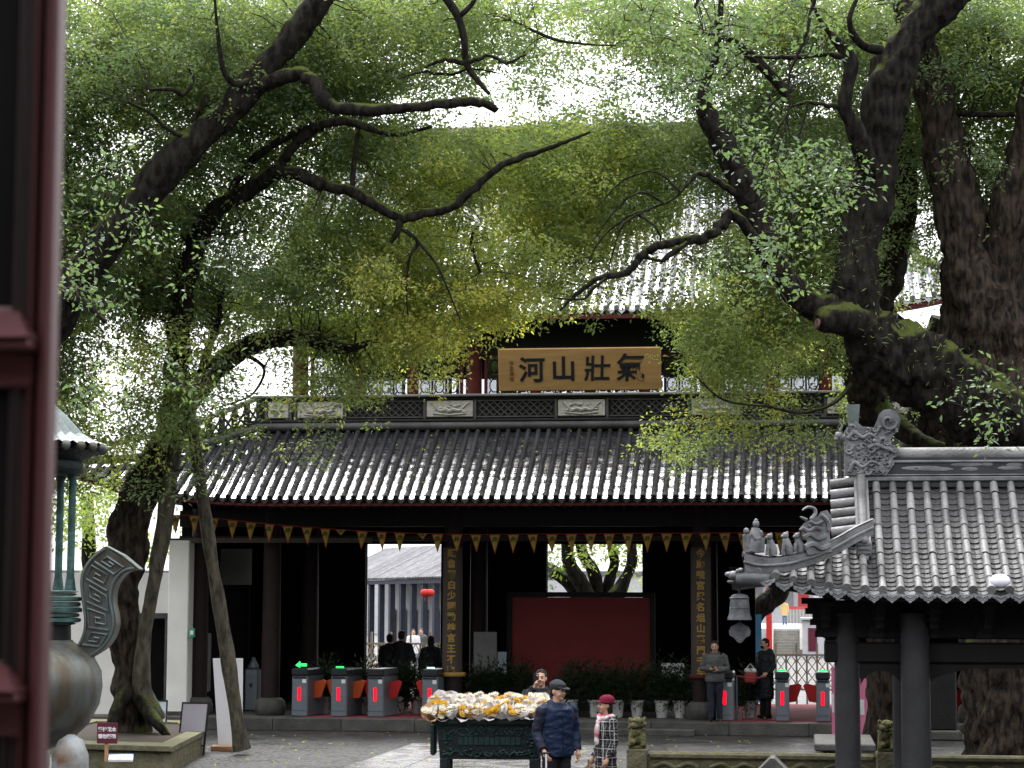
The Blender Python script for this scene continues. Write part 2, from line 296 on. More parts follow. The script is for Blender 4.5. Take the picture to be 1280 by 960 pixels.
class MB:
    def __init__(s): s.v = []; s.f = []
    def add(s, vs, fs):
        n = len(s.v); s.v += [tuple(p) for p in vs]; s.f += [tuple(i+n for i in f) for f in fs]; return s
    def box(s, a, b, M_=None):
        (x0, y0, z0), (x1, y1, z1) = a, b
        vs = [(x0,y0,z0),(x1,y0,z0),(x1,y1,z0),(x0,y1,z0),(x0,y0,z1),(x1,y0,z1),(x1,y1,z1),(x0,y1,z1)]
        if M_ is not None: vs = [M_ @ Vector(p) for p in vs]
        return s.add(vs, [(0,3,2,1),(4,5,6,7),(0,1,5,4),(1,2,6,5),(2,3,7,6),(3,0,4,7)])
    def cbox(s, c, h, M_=None):
        return s.box((c[0]-h[0], c[1]-h[1], c[2]-h[2]), (c[0]+h[0], c[1]+h[1], c[2]+h[2]), M_)
    def bevbox(s, a, b, r=0.02):
        (x0, y0, z0), (x1, y1, z1) = a, b; r = min(r, (x1-x0)/2.01, (y1-y0)/2.01, (z1-z0)/2.01)
        rings = []
        for z, i in ((z0, r), (z0+r, 0), (z1-r, 0), (z1, r)):
            rings.append([(x0+r+i*0, y0+i, z), (x1-r, y0+i, z), (x1-i, y0+r, z), (x1-i, y1-r, z), (x1-r, y1-i, z), (x0+r, y1-i, z), (x0+i, y1-r, z), (x0+i, y0+r, z)])
        vs = [p for q in rings for p in q]; fs = []
        for k in range(3):
            for j in range(8): fs.append((k*8+j, k*8+(j+1) % 8, k*8+8+(j+1) % 8, k*8+8+j))
        fs.append(tuple(range(7, -1, -1))); fs.append(tuple(range(24, 32)))
        return s.add(vs, fs)
    def tube(s, pts, rad, n=8, cap=True, squash=None, wob=0.0, seed=0):
        pts = [Vector(p) for p in pts]; k = len(pts)
        if not hasattr(rad, '__len__'): rad = [rad]*k
        ref = None; vs = []
        for i, p in enumerate(pts):
            t = (pts[min(i+1, k-1)]-pts[max(i-1, 0)])
            t = t.normalized() if t.length > 1e-9 else Vector((0, 0, 1))
            if ref is None: ref = t.orthogonal().normalized()
            ref = (ref - t*ref.dot(t))
            ref = ref.normalized() if ref.length > 1e-6 else t.orthogonal().normalized()
            b2 = t.cross(ref)
            for j in range(n):
                a = 2*math.pi*j/n
                d = ref*math.cos(a)+b2*math.sin(a); rr = rad[i]
                if wob:
                    q = p+d*rr
                    rr *= 1+wob*noise.noise(Vector((q.x*1.7+seed, q.y*1.7, q.z*1.2)))+0.6*wob*noise.noise(Vector((q.x*5+seed, q.y*5, q.z*3)))+(0.35*wob*noise.noise(Vector((q.x*15+seed, q.y*15, q.z*6))) if n > 20 else 0)
                vs.append(p+d*rr)
        fs = [(i*n+j, i*n+(j+1) % n, (i+1)*n+(j+1) % n, (i+1)*n+j) for i in range(k-1) for j in range(n)]
        if cap: fs += [tuple(range(n-1, -1, -1)), tuple((k-1)*n+j for j in range(n))]
        return s.add(vs, fs)
    def lathe(s, prof, c=(0, 0, 0), n=24, sx=1.0, sy=1.0):
        vs = []; k = len(prof)
        for r, z in prof:
            for j in range(n):
                a = 2*math.pi*(j+0.5)/n; vs.append((c[0]+r*math.cos(a)*sx, c[1]+r*math.sin(a)*sy, c[2]+z))
        fs = [(i*n+j, i*n+(j+1) % n, (i+1)*n+(j+1) % n, (i+1)*n+j) for i in range(k-1) for j in range(n)]
        fs += [tuple(range(n-1, -1, -1)), tuple((k-1)*n+j for j in range(n))]
        return s.add(vs, fs)
    def ball(s, c, r, n=12, m=8, M_=None):
        if not hasattr(r, '__len__'): r = (r, r, r)
        vs = []; fs = []
        for i in range(m+1):
            th = math.pi*i/m
            for j in range(n):
                a = 2*math.pi*j/n
                p = Vector((r[0]*math.sin(th)*math.cos(a), r[1]*math.sin(th)*math.sin(a), -r[2]*math.cos(th)))
                if M_ is not None: p = M_ @ p
                vs.append(p+Vector(c))
        for i in range(m):
            for j in range(n): fs.append((i*n+j, i*n+(j+1) % n, (i+1)*n+(j+1) % n, (i+1)*n+j))
        return s.add(vs, fs)
    def prism(s, poly, fn, t0, t1):
        """poly: 2D outline, fn(x, y, t) -> 3D point; extruded between t0 and t1"""
        n = len(poly); vs = [fn(x, y, t0) for x, y in poly]+[fn(x, y, t1) for x, y in poly]
        fs = [tuple(range(n-1, -1, -1)), tuple(range(n, 2*n))]+[(j, (j+1) % n, n+(j+1) % n, n+j) for j in range(n)]
        return s.add(vs, fs)
    def grid(s, rows):
        k = len(rows); n = len(rows[0])
        return s.add([p for r in rows for p in r], [(i*n+j, i*n+j+1, (i+1)*n+j+1, (i+1)*n+j) for i in range(k-1) for j in range(n-1)])
    def mesh(s, name, m, smooth=False):
        me = bpy.data.meshes.new(name); me.from_pydata(s.v, [], s.f); me.update()
        bm = bmesh.new(); bm.from_mesh(me); bmesh.ops.recalc_face_normals(bm, faces=bm.faces); bm.to_mesh(me); bm.free()
        me.materials.append(M[m])
        if smooth:
            me.polygons.foreach_set('use_smooth', np.ones(len(me.polygons), bool))
            try: me.set_sharp_from_angle(angle=R(50))
            except Exception: pass
        return me
    def build(s, name, m, parent=None, smooth=False, loc=None):
        return link(name, s.mesh(name, m, smooth), parent, loc)

def text_mesh(body, size, ext=0.01, weight=0.0, shear=0.0):
    c = bpy.data.curves.new('t', 'FONT'); c.body = body; c.size = size; c.align_x = 'CENTER'; c.align_y = 'CENTER'
    c.extrude = ext; c.offset = weight; c.shear = shear; c.resolution_u = 3
    o = bpy.data.objects.new('t', c); COL.objects.link(o)
    dg = bpy.context.evaluated_depsgraph_get(); me = bpy.data.meshes.new_from_object(o.evaluated_get(dg))
    bpy.data.objects.remove(o); bpy.data.curves.remove(c)
    return me
def letter(name, body, size, m, parent, loc, rot=(R(90), 0, 0), ext=0.01, weight=0.0, shear=0.0):
    me = text_mesh(body, size, ext, weight, shear); me.name = name; me.materials.clear(); me.materials.append(M[m])
    o = link(name, me, parent, loc); o.rotation_euler = rot
    return o
# ------------------------------------------------------------------ ground
g = MB(); gp = []
for X0, X1, Y0, Y1 in ((-400, 400, -60, 900),): g.add([(X0, Y0, 0), (X1, Y0, 0), (X1, Y1, 0), (X0, Y1, 0)], [(0, 1, 2, 3)])
tag(g.build('ground', 'wet_paving'), kind='structure')

# pale granite slabs of the central walk, with open joints
px0 = onZ(508, 932).x; walk = thing('paved_walk', 'pale wet granite slab walk leading to the gate steps', 'path'); walk['kind'] = 'structure'
for i in range(26):
    y = 41.6-i*0.62
    for j in range(4):
        x0 = px0+j*0.98+(0.0 if i % 2 else -0.0)
        MB().bevbox((x0+0.008, y-0.61, -0.05), (x0+0.972, y-0.008, 0.006+random.uniform(0, 0.004)), 0.006).build('slab', 'pale_slab', walk)

# ------------------------------------------------------------------ gatehouse
XC = -4.87; YE = 45.0; YP = 45.3; YCOL = 46.5; YTOP = 47.6; YB = 53.0; PH = 0.26
gate = thing('gatehouse', 'two storey temple gatehouse with grey tiled roofs and dark open hall', 'building', (0, 0, 0))

# stone platform, with its kerb slabs laid one by one and a step in front
MB().box((XC-12.2, YP+0.42, 0), (XC+12.2, YB+1.2, PH)).build('floor', 'grey_stone', gate)
x = XC-12.2
while x < XC+12.2:
    w = random.uniform(1.3, 1.8); x1 = min(x+w, XC+12.2)
    if x1-x > 0.1: MB().bevbox((x+0.004, YP, 0), (x1-0.004, YP+0.42, PH+0.003), 0.012).build('kerb_slab', 'grey_stone', gate)
    x = x1
x = XC-2.6
while x < XC+2.55:
    MB().bevbox((x+0.004, YP-0.40, 0), (x+1.3-0.004, YP-0.005, 0.13), 0.012).build('step_slab', 'grey_stone', gate); x += 1.3
MB().box((XC-5.9, YP+0.6, PH), (XC-2.95, YB+1.0, PH+0.006)).build('carpet', 'carpet_red', gate)
MB().box((XC+3.1, YP+0.6, PH), (XC+6.4, YB+1.0, PH+0.006)).build('carpet', 'carpet_red', gate)

# columns with drum bases
for d in (-8.35, -6.72, -2.68, 2.68, 6.72, 8.35):
    c = MB().lathe([(0.2, PH+0.36), (0.205, 1.5), (0.195, 3.2), (0.185, 4.75)], (XC+d, YCOL, 0), 20).build('column', 'column_dark', gate, True)
    MB().lathe([(0.29, PH), (0.33, PH+0.06), (0.34, PH+0.2), (0.30, PH+0.33), (0.24, PH+0.38)], (XC+d, YCOL, 0), 20).build('column_base', 'grey_stone', c, True)
for d in (-6.72, -2.68, 2.68, 6.72):
    MB().lathe([(0.22, PH), (0.2, 4.75)], (XC+d, 50.2, 0), 16).build('column', 'column_dark', gate, True)

# back wall with the three openings, side walls, ceiling, front beams
def xb(px): return onY(px, 760, YB).x
op = [(xb(456), xb(551)), (xb(683), xb(803)), (xb(944), xb(1056))]
ztop = onY(500, 680, YB).z
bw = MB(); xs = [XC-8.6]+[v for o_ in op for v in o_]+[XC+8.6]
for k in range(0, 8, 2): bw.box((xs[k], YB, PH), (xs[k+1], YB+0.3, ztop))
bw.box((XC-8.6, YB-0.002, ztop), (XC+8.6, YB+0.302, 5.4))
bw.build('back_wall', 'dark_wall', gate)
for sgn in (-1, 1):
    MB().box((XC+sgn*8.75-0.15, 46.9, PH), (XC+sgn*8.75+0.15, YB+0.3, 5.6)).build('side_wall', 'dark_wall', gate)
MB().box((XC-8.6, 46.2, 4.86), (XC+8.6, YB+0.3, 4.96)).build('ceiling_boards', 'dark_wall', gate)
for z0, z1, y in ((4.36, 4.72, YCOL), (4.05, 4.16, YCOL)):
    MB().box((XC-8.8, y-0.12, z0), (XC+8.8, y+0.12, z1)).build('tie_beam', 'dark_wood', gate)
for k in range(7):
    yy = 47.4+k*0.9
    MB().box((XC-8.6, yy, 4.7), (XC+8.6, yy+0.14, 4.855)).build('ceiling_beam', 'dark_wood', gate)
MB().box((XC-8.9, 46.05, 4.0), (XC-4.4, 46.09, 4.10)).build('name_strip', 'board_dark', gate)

# ---- tiles
def rowframe(path):
    P = [Vector(p) for p in path]; out = []
    for i in range(len(P)):
        t = (P[min(i+1, len(P)-1)]-P[max(i-1, 0)]).normalized(); sd = Vector((1, 0, 0)); n = sd.cross(t)
        if n.z < 0: n = -n
        out.append((P[i], t, n.normalized()))
    return out
def barrel(mb, path, r, ntile, end=True, sd=Vector((1, 0, 0)), seg=7):
    """a row of cover tiles down a path that runs from the ridge to the eave"""
    P = [Vector(p) for p in path]; L_ = [0.0]
    for i in range(1, len(P)): L_.append(L_[-1]+(P[i]-P[i-1]).length)
    def pos(s):
        s = max(0, min(L_[-1], s))
        for i in range(1, len(P)):
            if s <= L_[i]+1e-9:
                k = (s-L_[i-1])/max(1e-9, L_[i]-L_[i-1]); return P[i-1].lerp(P[i], k), (P[i]-P[i-1]).normalized()
        return P[-1], (P[-1]-P[-2]).normalized()
    vs = []; fs = []; nr = 0
    for k in range(ntile):
        jit = random.uniform(-0.05, 0.05)*r; dr = random.uniform(0.95, 1.05)
        for s, q in ((k/ntile, 0.92), ((k+0.96)/ntile, 1.05)):
            p, t = pos(s*L_[-1]); n = sd.cross(t); n = n if n.z > 0 else -n; n.normalize()
            for j in range(seg):
                a = math.pi*j/(seg-1)
                vs.append(p+sd*(math.cos(a)*r*q*dr+jit)+n*(math.sin(a)*r*q*1.15*dr))
            nr += 1
    for i in range(nr-1):
        for j in range(seg-1): fs.append((i*seg+j, i*seg+j+1, (i+1)*seg+j+1, (i+1)*seg+j))
    mb.add(vs, fs)
    if end:
        p, t = pos(L_[-1]); n = sd.cross(t); n = n if n.z > 0 else -n
        c = p+n*r*0.25+t*0.012
        vs = []
        for dd in (-0.03, 0.012):
            for j in range(12):
                a = 2*math.pi*j/12; vs.append(c+t*dd+sd*math.cos(a)*r*1.12+n*math.sin(a)*r*1.12)
        mb.add(vs, [tuple(range(12, 24)), tuple(range(11, -1, -1))]+[(j, (j+1) % 12, 12+(j+1) % 12, 12+j) for j in range(12)])
    return mb
def pan(mb, path, w, ntile, sag=0.045, sd=Vector((1, 0, 0)), drip=0.10, lip=0.005, seg=5, body=True, off=0.0):
    P = [Vector(p) for p in path]; L_ = [0.0]
    for i in range(1, len(P)): L_.append(L_[-1]+(P[i]-P[i-1]).length)
    def pos(s):
        s = max(0, min(L_[-1], s))
        for i in range(1, len(P)):
            if s <= L_[i]+1e-9:
                k = (s-L_[i-1])/max(1e-9, L_[i]-L_[i-1]); return P[i-1].lerp(P[i], k), (P[i]-P[i-1]).normalized()
        return P[-1], (P[-1]-P[-2]).normalized()
    vs = []; fs = []; nr = 0
    for k in range(ntile if body else 0):
        dz = random.uniform(-0.003, 0.003)
        for s, h in ((k/ntile, 0.0), ((k+1)/ntile, lip+random.uniform(-0.003, 0.003))):
            p, t = pos(s*L_[-1]); n = sd.cross(t); n = n if n.z > 0 else -n
            for j in range(seg):
                u = 2*j/(seg-1)-1
                vs.append(p+sd*(u*w/2)+n*(h+dz+sag*(u*u-1)))
            nr += 1
    for i in range(nr-1):
        for j in range(seg-1): fs.append((i*seg+j, i*seg+j+1, (i+1)*seg+j+1, (i+1)*seg+j))
    if body: mb.add(vs, fs)
    if drip:
        p, t = pos(L_[-1]); n = sd.cross(t); n = n if n.z > 0 else -n
        dn = (Vector((0, 0, -1))+t*0.35).normalized()
        prof = [(-1, 0.0), (-1.0, .25), (-.8, .42), (-.62, .42), (-.5, .62), (-.3, .68), (0, 1.0), (.3, .68), (.5, .62), (.62, .42), (.8, .42), (1.0, .25), (1, 0)]
        p = p+sd*off
        top = [p+sd*(u*w/2*1.04)+n*(sag*(u*u-1)+lip)+t*0.004 for u, q in prof]
        bot = [p+sd*(u*w/2*1.04)+n*(sag*(u*u-1)*0.5+lip)+t*0.006+dn*(drip*q+0.012) for u, q in prof]
        m_ = len(prof); th = t*0.02
        allv = top+bot+[q+th for q in top]+[q+th for q in bot]
        f2 = [(j, j+1, m_+j+1, m_+j) for j in range(m_-1)]+[(2*m_+j, 3*m_+j, 3*m_+j+1, 2*m_+j+1) for j in range(m_-1)]
        f2 += [(m_+j, m_+j+1, 3*m_+j+1, 3*m_+j) for j in range(m_-1)]
        mb.add(allv, f2)
    return mb

DH, DCOR = 7.35, 11.25
def low(d, s):
    a = max(0.0, (abs(d)-6.0)/(DCOR-6.0)); lift = 0.78*a**2.4; push = 0.55*a**2
    k = (1-s)
    return Vector((XC+d, YE+(YTOP-YE)*s-push*k, 4.90+1.64*(0.97*s+0.03*s*s)+lift*k))
def lowtop(d): return 1.0 if abs(d) <= DH else max(0.03, 1-(abs(d)-DH)/(DCOR-DH)*0.985)
lower = link('lower_roof', None, gate)
PITCHR = 0.2275; nrow = int(2*DCOR/PITCHR); mesh_b = [None]*4; mesh_p = [None]*4
for i in range(nrow+1):
    for kind in (0, 1):
        d = -DCOR+0.06+(i+0.5*kind)*PITCHR
        if abs(d) > DCOR-0.05: continue
        st = lowtop(d); n = max(2, int(15*st)); flat = abs(d) < 6.0
        v = random.randrange(4)
        if flat and (mesh_b if kind == 0 else mesh_p)[v] is not None:
            o = link('cover_tile_row' if kind == 0 else 'pan_tile_row', (mesh_b if kind == 0 else mesh_p)[v], lower, (d, 0, 0)); continue
        dd = 0.0 if flat else d
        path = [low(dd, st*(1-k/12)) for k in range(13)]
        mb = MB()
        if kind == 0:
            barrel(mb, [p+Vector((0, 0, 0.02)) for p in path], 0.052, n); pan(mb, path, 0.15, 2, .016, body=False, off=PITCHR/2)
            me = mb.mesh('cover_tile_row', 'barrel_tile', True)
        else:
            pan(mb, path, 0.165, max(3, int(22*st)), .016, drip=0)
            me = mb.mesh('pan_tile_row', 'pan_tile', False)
        if flat: (mesh_b if kind == 0 else mesh_p)[v] = me
        link('cover_tile_row' if kind == 0 else 'pan_tile_row', me, lower, (d, 0, 0) if flat else None)
# roof boards under the tiles, eave board, side slopes
dk = MB(); ds = [-DCOR+2*DCOR*k/60 for k in range(61)]
dk.grid([[low(d, lowtop(d)*q/6)-Vector((0, 0, 0.07)) for d in ds] for q in range(7)])
dk.grid([[low(d, 0)+Vector((0, 0.02, -0.07)) for d in ds], [low(d, 0)+Vector((0, 0.02, -0.15)) for d in ds]])
dk.grid([[low(d, 0)+Vector((0, 0.02, -0.15)) for d in ds], [low(d, 0)+Vector((0, 1.7, -0.02)) for d in ds]])
dk.build('roof_boards', 'dark_wood', lower)
fb = MB(); fb.grid([[low(d, 0)+Vector((0, 0.005, -0.10)) for d in ds], [low(d, 0)+Vector((0, 0.005, -0.155)) for d in ds]])
fb.build('eave_board', 'fascia_red', lower)
for sgn in (-1, 1):
    sd_ = MB()
    rows = []
    for q in range(9):
        t = q/8; h = low(sgn*(DH+(DCOR-DH)*t), lowtop(DH+(DCOR-DH)*t))
        rows.append([Vector((h.x, h.y+(YB+3-h.y)*k/4, h.z-0.04-(0.45*t**3)*min(1, k/2))) for k in range(5)])
    sd_.grid(rows).build('side_slope', 'barrel_tile', lower)
# rafters under the eave
rf = MB()
for k in range(74):
    d = -9.2+k*18.4/73
    a_ = low(d, 0)+Vector((0, 0.12, -0.17)); b_ = low(d, 0)+Vector((0, 1.6, -0.06)); rf.tube([a_, b_], 0.04, 6)
rf.build('rafter_row', 'dark_wood', lower)['kind'] = 'stuff'
# hip ridges with their openwork wall stepping down to the flying corners
for sgn in (-1, 1):
    hp = []
    for q in range(17):
        t = q/16; d = sgn*(DH+(DCOR-0.02-DH)*t); hp.append(low(d, lowtop(d))+Vector((0, 0, 0.05)))
    MB().tube([p+Vector((0, 0, 0.06)) for p in hp], [0.10]*12+[0.09, .085, .08, .075, .07], 10).build('hip_roll', 'ridge_grey', lower, True)
    hw = [0.62*(1-0.72*(q/16)) for q in range(17)]
    w_ = MB(); w_.grid([[p+Vector((0, 0, 0.13)) for p in hp[:9]], [p+Vector((0, 0, 0.13+h*0.22)) for p, h in zip(hp[:9], hw)]])
    for q in range(0, 9):
        p = hp[q]; h = hw[q]; w_.cbox((p.x, p.y, p.z+0.1+h/2), (0.06, 0.06, h/2))
    for q in range(8):
        a_, b_ = hp[q]+Vector((0, 0, 0.16)), hp[q+1]+Vector((0, 0, 0.16)); h = hw[q]
        w_.tube([a_, b_+Vector((0, 0, h*0.75))], 0.03, 5); w_.tube([a_+Vector((0, 0, h*0.75)), b_], 0.03, 5)
    w_.build('hip_openwork', 'ridge_dark', lower)
    MB().tube([p+Vector((0, 0, 0.12+h)) for p, h in zip(hp[:13], hw)], 0.06, 6).build('hip_coping', 'coping', lower)
    e = hp[-1]
    MB().tube([hp[-3]+Vector((0, 0, .1)), e+Vector((sgn*0.1, -0.1, .22)), e+Vector((sgn*0.35, -0.3, .5)), e+Vector((sgn*0.45, -0.36, .75))], [.1, .09, .07, .03], 8).build('flying_corner', 'ridge_grey', lower, True)

# ---- ridge wall between the roofs
zr = 6.56; rw = link('ridge_wall', None, gate)
MB().box((XC-DH, YTOP+0.02, zr-0.1), (XC+DH, YTOP+0.3, zr+0.80)).build('wall_body', 'ridge_dark', rw)
MB().tube([(XC-DH-0.05, YTOP-0.02, zr+0.085), (XC+DH+0.05, YTOP-0.02, zr+0.085)], 0.095, 12).build('roll_moulding', 'ridge_grey', rw, True)
MB().bevbox((XC-DH-0.06, YTOP-0.06, zr+0.19), (XC+DH+0.06, YTOP+0.02, zr+0.245), 0.012).build('ledge', 'ridge_dark', rw)
MB().bevbox((XC-DH-0.1, YTOP-0.13, zr+0.74), (XC+DH+0.1, YTOP+0.36, zr+0.80), 0.015).build('coping', 'coping', rw)
MB().bevbox((XC-DH-0.04, YTOP-0.05, zr+0.68), (XC+DH+0.04, YTOP+0.02, zr+0.737), 0.012).build('ledge', 'ridge_dark', rw)
z0, z1 = zr+0.29, zr+0.66
white = [(-6.9, 0.24), (-5.93, 0.53), (-2.965, 0.53), (0, 0.53), (2.965, 0.53), (5.93, 0.53), (6.9, 0.24)]
edges = []
for c, h in white:
    p = MB().bevbox((XC+c-h, YTOP-0.035, z0), (XC+c+h, YTOP+0.02, z1), 0.015).build('carved_panel', 'relief_white', rw)
    rl = MB(); zc = (z0+z1)/2; yy = YTOP-0.045
    if h > 0.3:
        for sg in (-1, 1):
            pts = [(XC+c+sg*u*h*0.82, yy, zc-0.055+0.17*u*u+0.03*math.sin(u*9)) for u in [k/10 for k in range(11)]]
            rl.tube(pts, [0.045-0.03*k/10 for k in range(11)], 6)
        for k in range(16):
            rl.ball((XC+c+random.uniform(-.62, .62)*h, yy, zc+random.uniform(-.07, .10)), (random.uniform(.03, .07), .022, random.uniform(.02, .045)), 8, 5)
        rl.tube([(XC+c-h*.7, yy, zc-.10), (XC+c, yy, zc-.14), (XC+c+h*.7, yy, zc-.10)], .018, 6)
    else:
        for k in range(6):
            a = k*math.pi/3; rl.tube([(XC+c, yy, zc), (XC+c+math.cos(a)*.16, yy, zc+math.sin(a)*.14)], [.02, .035], 6)
    rl.build('carving', 'relief_white', p, True)
    for xx in (XC+c-h-0.07, XC+c+h+0.015): MB().box((xx, YTOP-0.045, zr+0.25), (xx+0.055, YTOP+0.01, zr+0.68)).build('panel_stile', 'ridge_grey', rw)
    edges += [c-h-0.08, c+h+0.08]
for k in range(1, len(edges)-1, 2):
    a_, b_ = edges[k], edges[k+1]
    if b_-a_ < 0.3: continue
    lt = MB(); xx = a_+0.05; w_ = 0.16
    nn = int((b_-a_-0.1)/w_)
    for q in range(nn):
        xa = XC+a_+0.05+(b_-a_-0.1)*q/nn; xb_ = XC+a_+0.05+(b_-a_-0.1)*(q+1)/nn
        for zz0, zz1 in ((z0+.03, (z0+z1)/2), ((z0+z1)/2, z1-.03)):
            lt.tube([(xa, YTOP-0.005, zz0), (xb_, YTOP-0.005, zz1)], 0.016, 4, False); lt.tube([(xa, YTOP-0.012, zz1), (xb_, YTOP-0.012, zz0)], 0.016, 4, False)
    lt.box((XC+a_, YTOP-0.03, z0-0.01), (XC+b_, YTOP+0.01, z0+0.02)); lt.box((XC+a_, YTOP-0.03, z1-0.02), (XC+b_, YTOP+0.01, z1+0.01))
    lt.build('lattice_panel', 'ridge_grey', rw)

# ---- upper storey
up = link('upper_storey', None, gate); YU = 49.5; UZ0, UZ1 = 7.46, 8.48
def xu(px): return onY(px, 470, YU).x
cols = [-6.85, -2.72, 2.72, 6.85]
for d in cols:
    MB().lathe([(0.19, 6.6), (0.185, 9.5)], (XC+d, YU, 0), 16).build('column', 'red_wood', up, True)
    MB().lathe([(0.19, 6.6), (0.185, 9.5)], (XC+d, YU+6.0, 0), 16).build('column', 'red_wood', up, True)
MB().box((XC-6.85, YU-0.1, 8.48), (XC+6.85, YU+0.1, 9.45)).build('head_beam', 'dark_wood', up)
MB().box((XC-6.85, YU-0.09, 6.7), (XC+6.85, YU+0.09, 7.46)).build('sill_wall', 'dark_wood', up)
MB().box((XC-6.85, YU+5.9, 6.7), (XC+6.85, YU+6.1, 8.02)).build('rear_sill_wall', 'dark_wood', up)
MB().box((XC-6.85, YU+5.9, 8.58), (XC+6.85, YU+6.1, 9.8)).build('rear_head_beam', 'dark_wood', up)
MB().box((XC-6.9, YU-0.3, 9.46), (XC+6.9, YU+6.3, 9.56)).build('ceiling', 'dark_wood', up)
def win(xa, xb_, y, za, zb, detailed=True):
    f = MB(); t = 0.035
    for X_ in (xa, xb_-2*t): f.box((X_, y-0.04, za), (X_+2*t, y+0.04, zb))
    f.box((xa+2*t, y-0.04, za), (xb_-2*t, y+0.04, za+0.05)); f.box((xa+2*t, y-0.04, zb-0.05), (xb_-2*t, y+0.04, zb))
    w = f.build('window', 'red_wood', up)
    if detailed:
        lt = MB(); nx = 3; xi0, xi1, zi0, zi1 = xa+2*t, xb_-2*t, za+0.05, zb-0.05
        for k in range(1, nx): X_ = xi0+(xi1-xi0)*k/nx; lt.box((X_-.022, y-.025, zi0), (X_+.022, y+.025, zi1))
        zm = (zi0+zi1)/2; lt.box((xi0, y-.028, zm-.022), (xi1, y+.022, zm+.022))
        cw = (xi1-xi0)/nx; ch = (zi1-zi0)/2
        for k in range(nx):
            for q in range(2):
                cx = xi0+cw*(k+.5); cz = zi0+ch*(q+.5)
                oc = [(cx+cw*.34*math.cos(R(22.5+45*j)), y-.005, cz+ch*.34*math.sin(R(22.5+45*j))) for j in range(9)]
                lt.tube(oc, 0.016, 4, False)
                for j in range(4):
                    a = R(45+90*j); lt.tube([(cx+cw*.34*math.cos(a), y-.005, cz+ch*.34*math.sin(a)), (cx+cw*.52*math.copysign(1, math.cos(a)), y-.005, cz+ch*.52*math.copysign(1, math.sin(a)))], .016, 4, False)
        lt.build('lattice', 'dark_wood', w)
    MB().box((xa+t, y+0.03, za+.02), (xb_-t, y+0.036, zb-.02)).build('pane', 'glass', w)
for a_, b_, n_ in ((-6.66, -2.91, 3), (-2.53, 2.53, 4), (2.91, 6.66, 3)):
    for k in range(n_):
        xa = XC+a_+(b_-a_)*k/n_; xb_ = XC+a_+(b_-a_)*(k+1)/n_
        win(xa+0.06, xb_-0.06, YU, UZ0, UZ1); win(xa+0.06, xb_-0.06, YU+6.0, 8.02, 8.58, False)
        if k: MB().box((xa-0.07, YU-0.06, UZ0), (xa+0.07, YU+0.06, UZ1)).build('post', 'red_wood', up)

# ---- upper roof
uroof = link('upper_roof', None, gate); UE, UR = 48.3, 54.4; UD, UH = 9.2, 7.25
def upp(d, s):
    a = max(0.0, (abs(d)-5.5)/(UD-5.5)); lift = 0.55*a**2.3*(1-s)**2; push = 0.35*a**2*(1-s)**2
    return Vector((XC+d, UE+(UR-UE)*s-push, 9.34+5.2*(0.66*s+0.34*s*s)+lift))
def uptop(d): return 1.0 if abs(d) <= UH else max(0.02, 0.32*(1-(abs(d)-UH)/(UD-UH)))
mesh_b = [None]*4; mesh_p = [None]*4; nrow = int(2*UD/0.235)
for i in range(nrow+1):
    for kind in (0, 1):
        d = -UD+0.05+(i+0.5*kind)*0.235
        if abs(d) > UD-0.04: continue
        st = uptop(d); flat = abs(d) < 5.5; v = random.randrange(4); store = mesh_b if kind == 0 else mesh_p
        nm = 'cover_tile_row' if kind == 0 else 'pan_tile_row'
        if flat and store[v] is not None: link(nm, store[v], uroof, (d, 0, 0)); continue
        dd = 0.0 if flat else d
        path = [upp(dd, st*(1-k/14)) for k in range(15)]; mb = MB()
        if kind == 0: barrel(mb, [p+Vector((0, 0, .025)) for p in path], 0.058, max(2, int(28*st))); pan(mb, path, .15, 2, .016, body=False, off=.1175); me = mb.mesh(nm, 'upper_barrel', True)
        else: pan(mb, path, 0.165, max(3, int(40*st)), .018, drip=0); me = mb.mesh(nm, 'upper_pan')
        if flat: store[v] = me
        link(nm, me, uroof, (d, 0, 0) if flat else None)
ds = [-UD+2*UD*k/50 for k in range(51)]; dk = MB()
dk.grid([[upp(d, uptop(d)*q/6)-Vector((0, 0, .08)) for d in ds] for q in range(7)])
dk.grid([[upp(d, 0)+Vector((0, .02, -.08)) for d in ds], [upp(d, 0)+Vector((0, .02, -.2)) for d in ds]])
dk.grid([[upp(d, 0)+Vector((0, .02, -.2)) for d in ds], [upp(d, 0)+Vector((0, 1.75, -.02)) for d in ds]])
back = [[Vector((p.x, 2*UR-p.y, p.z)) for p in (upp(d, uptop(d)*q/6) for d in ds)] for q in range(7)]
dk.grid(back)
dk.build('roof_boards', 'dark_wood', uroof)
fb = MB(); fb.grid([[upp(d, 0)+Vector((0, .006, -.12)) for d in ds], [upp(d, 0)+Vector((0, .006, -.215)) for d in ds]])
fb.build('eave_board', 'fascia_red', uroof)
for sgn in (-1, 1):
    gb = MB(); top = [upp(sgn*UH, .3+.7*k/8) for k in range(9)]
    poly = [(p.y, p.z-.05) for p in top]+[(2*UR-p.y, p.z-.05) for p in reversed(top[:-1])]
    gb.prism(poly, lambda a, b, t: (t, a, b), XC+sgn*(UH-.35), XC+sgn*(UH-.25)); gb.build('gable_wall', 'plaster', uroof)
    MB().tube([p+Vector((0, 0, .16)) for p in top], .13, 8).build('descending_ridge', 'ridge_grey', uroof, True)
    hp = [upp(sgn*(UH+(UD-UH)*k/8), uptop(UH+(UD-UH)*k/8))+Vector((0, 0, .14)) for k in range(9)]
    MB().tube(hp, .11, 8).build('hip_roll', 'ridge_grey', uroof, True)
zz = upp(0, 1).z
MB().box((XC-UH, UR-.14, zz-.12), (XC+UH, UR+.14, zz+.30)).build('main_ridge', 'ridge_grey', uroof)
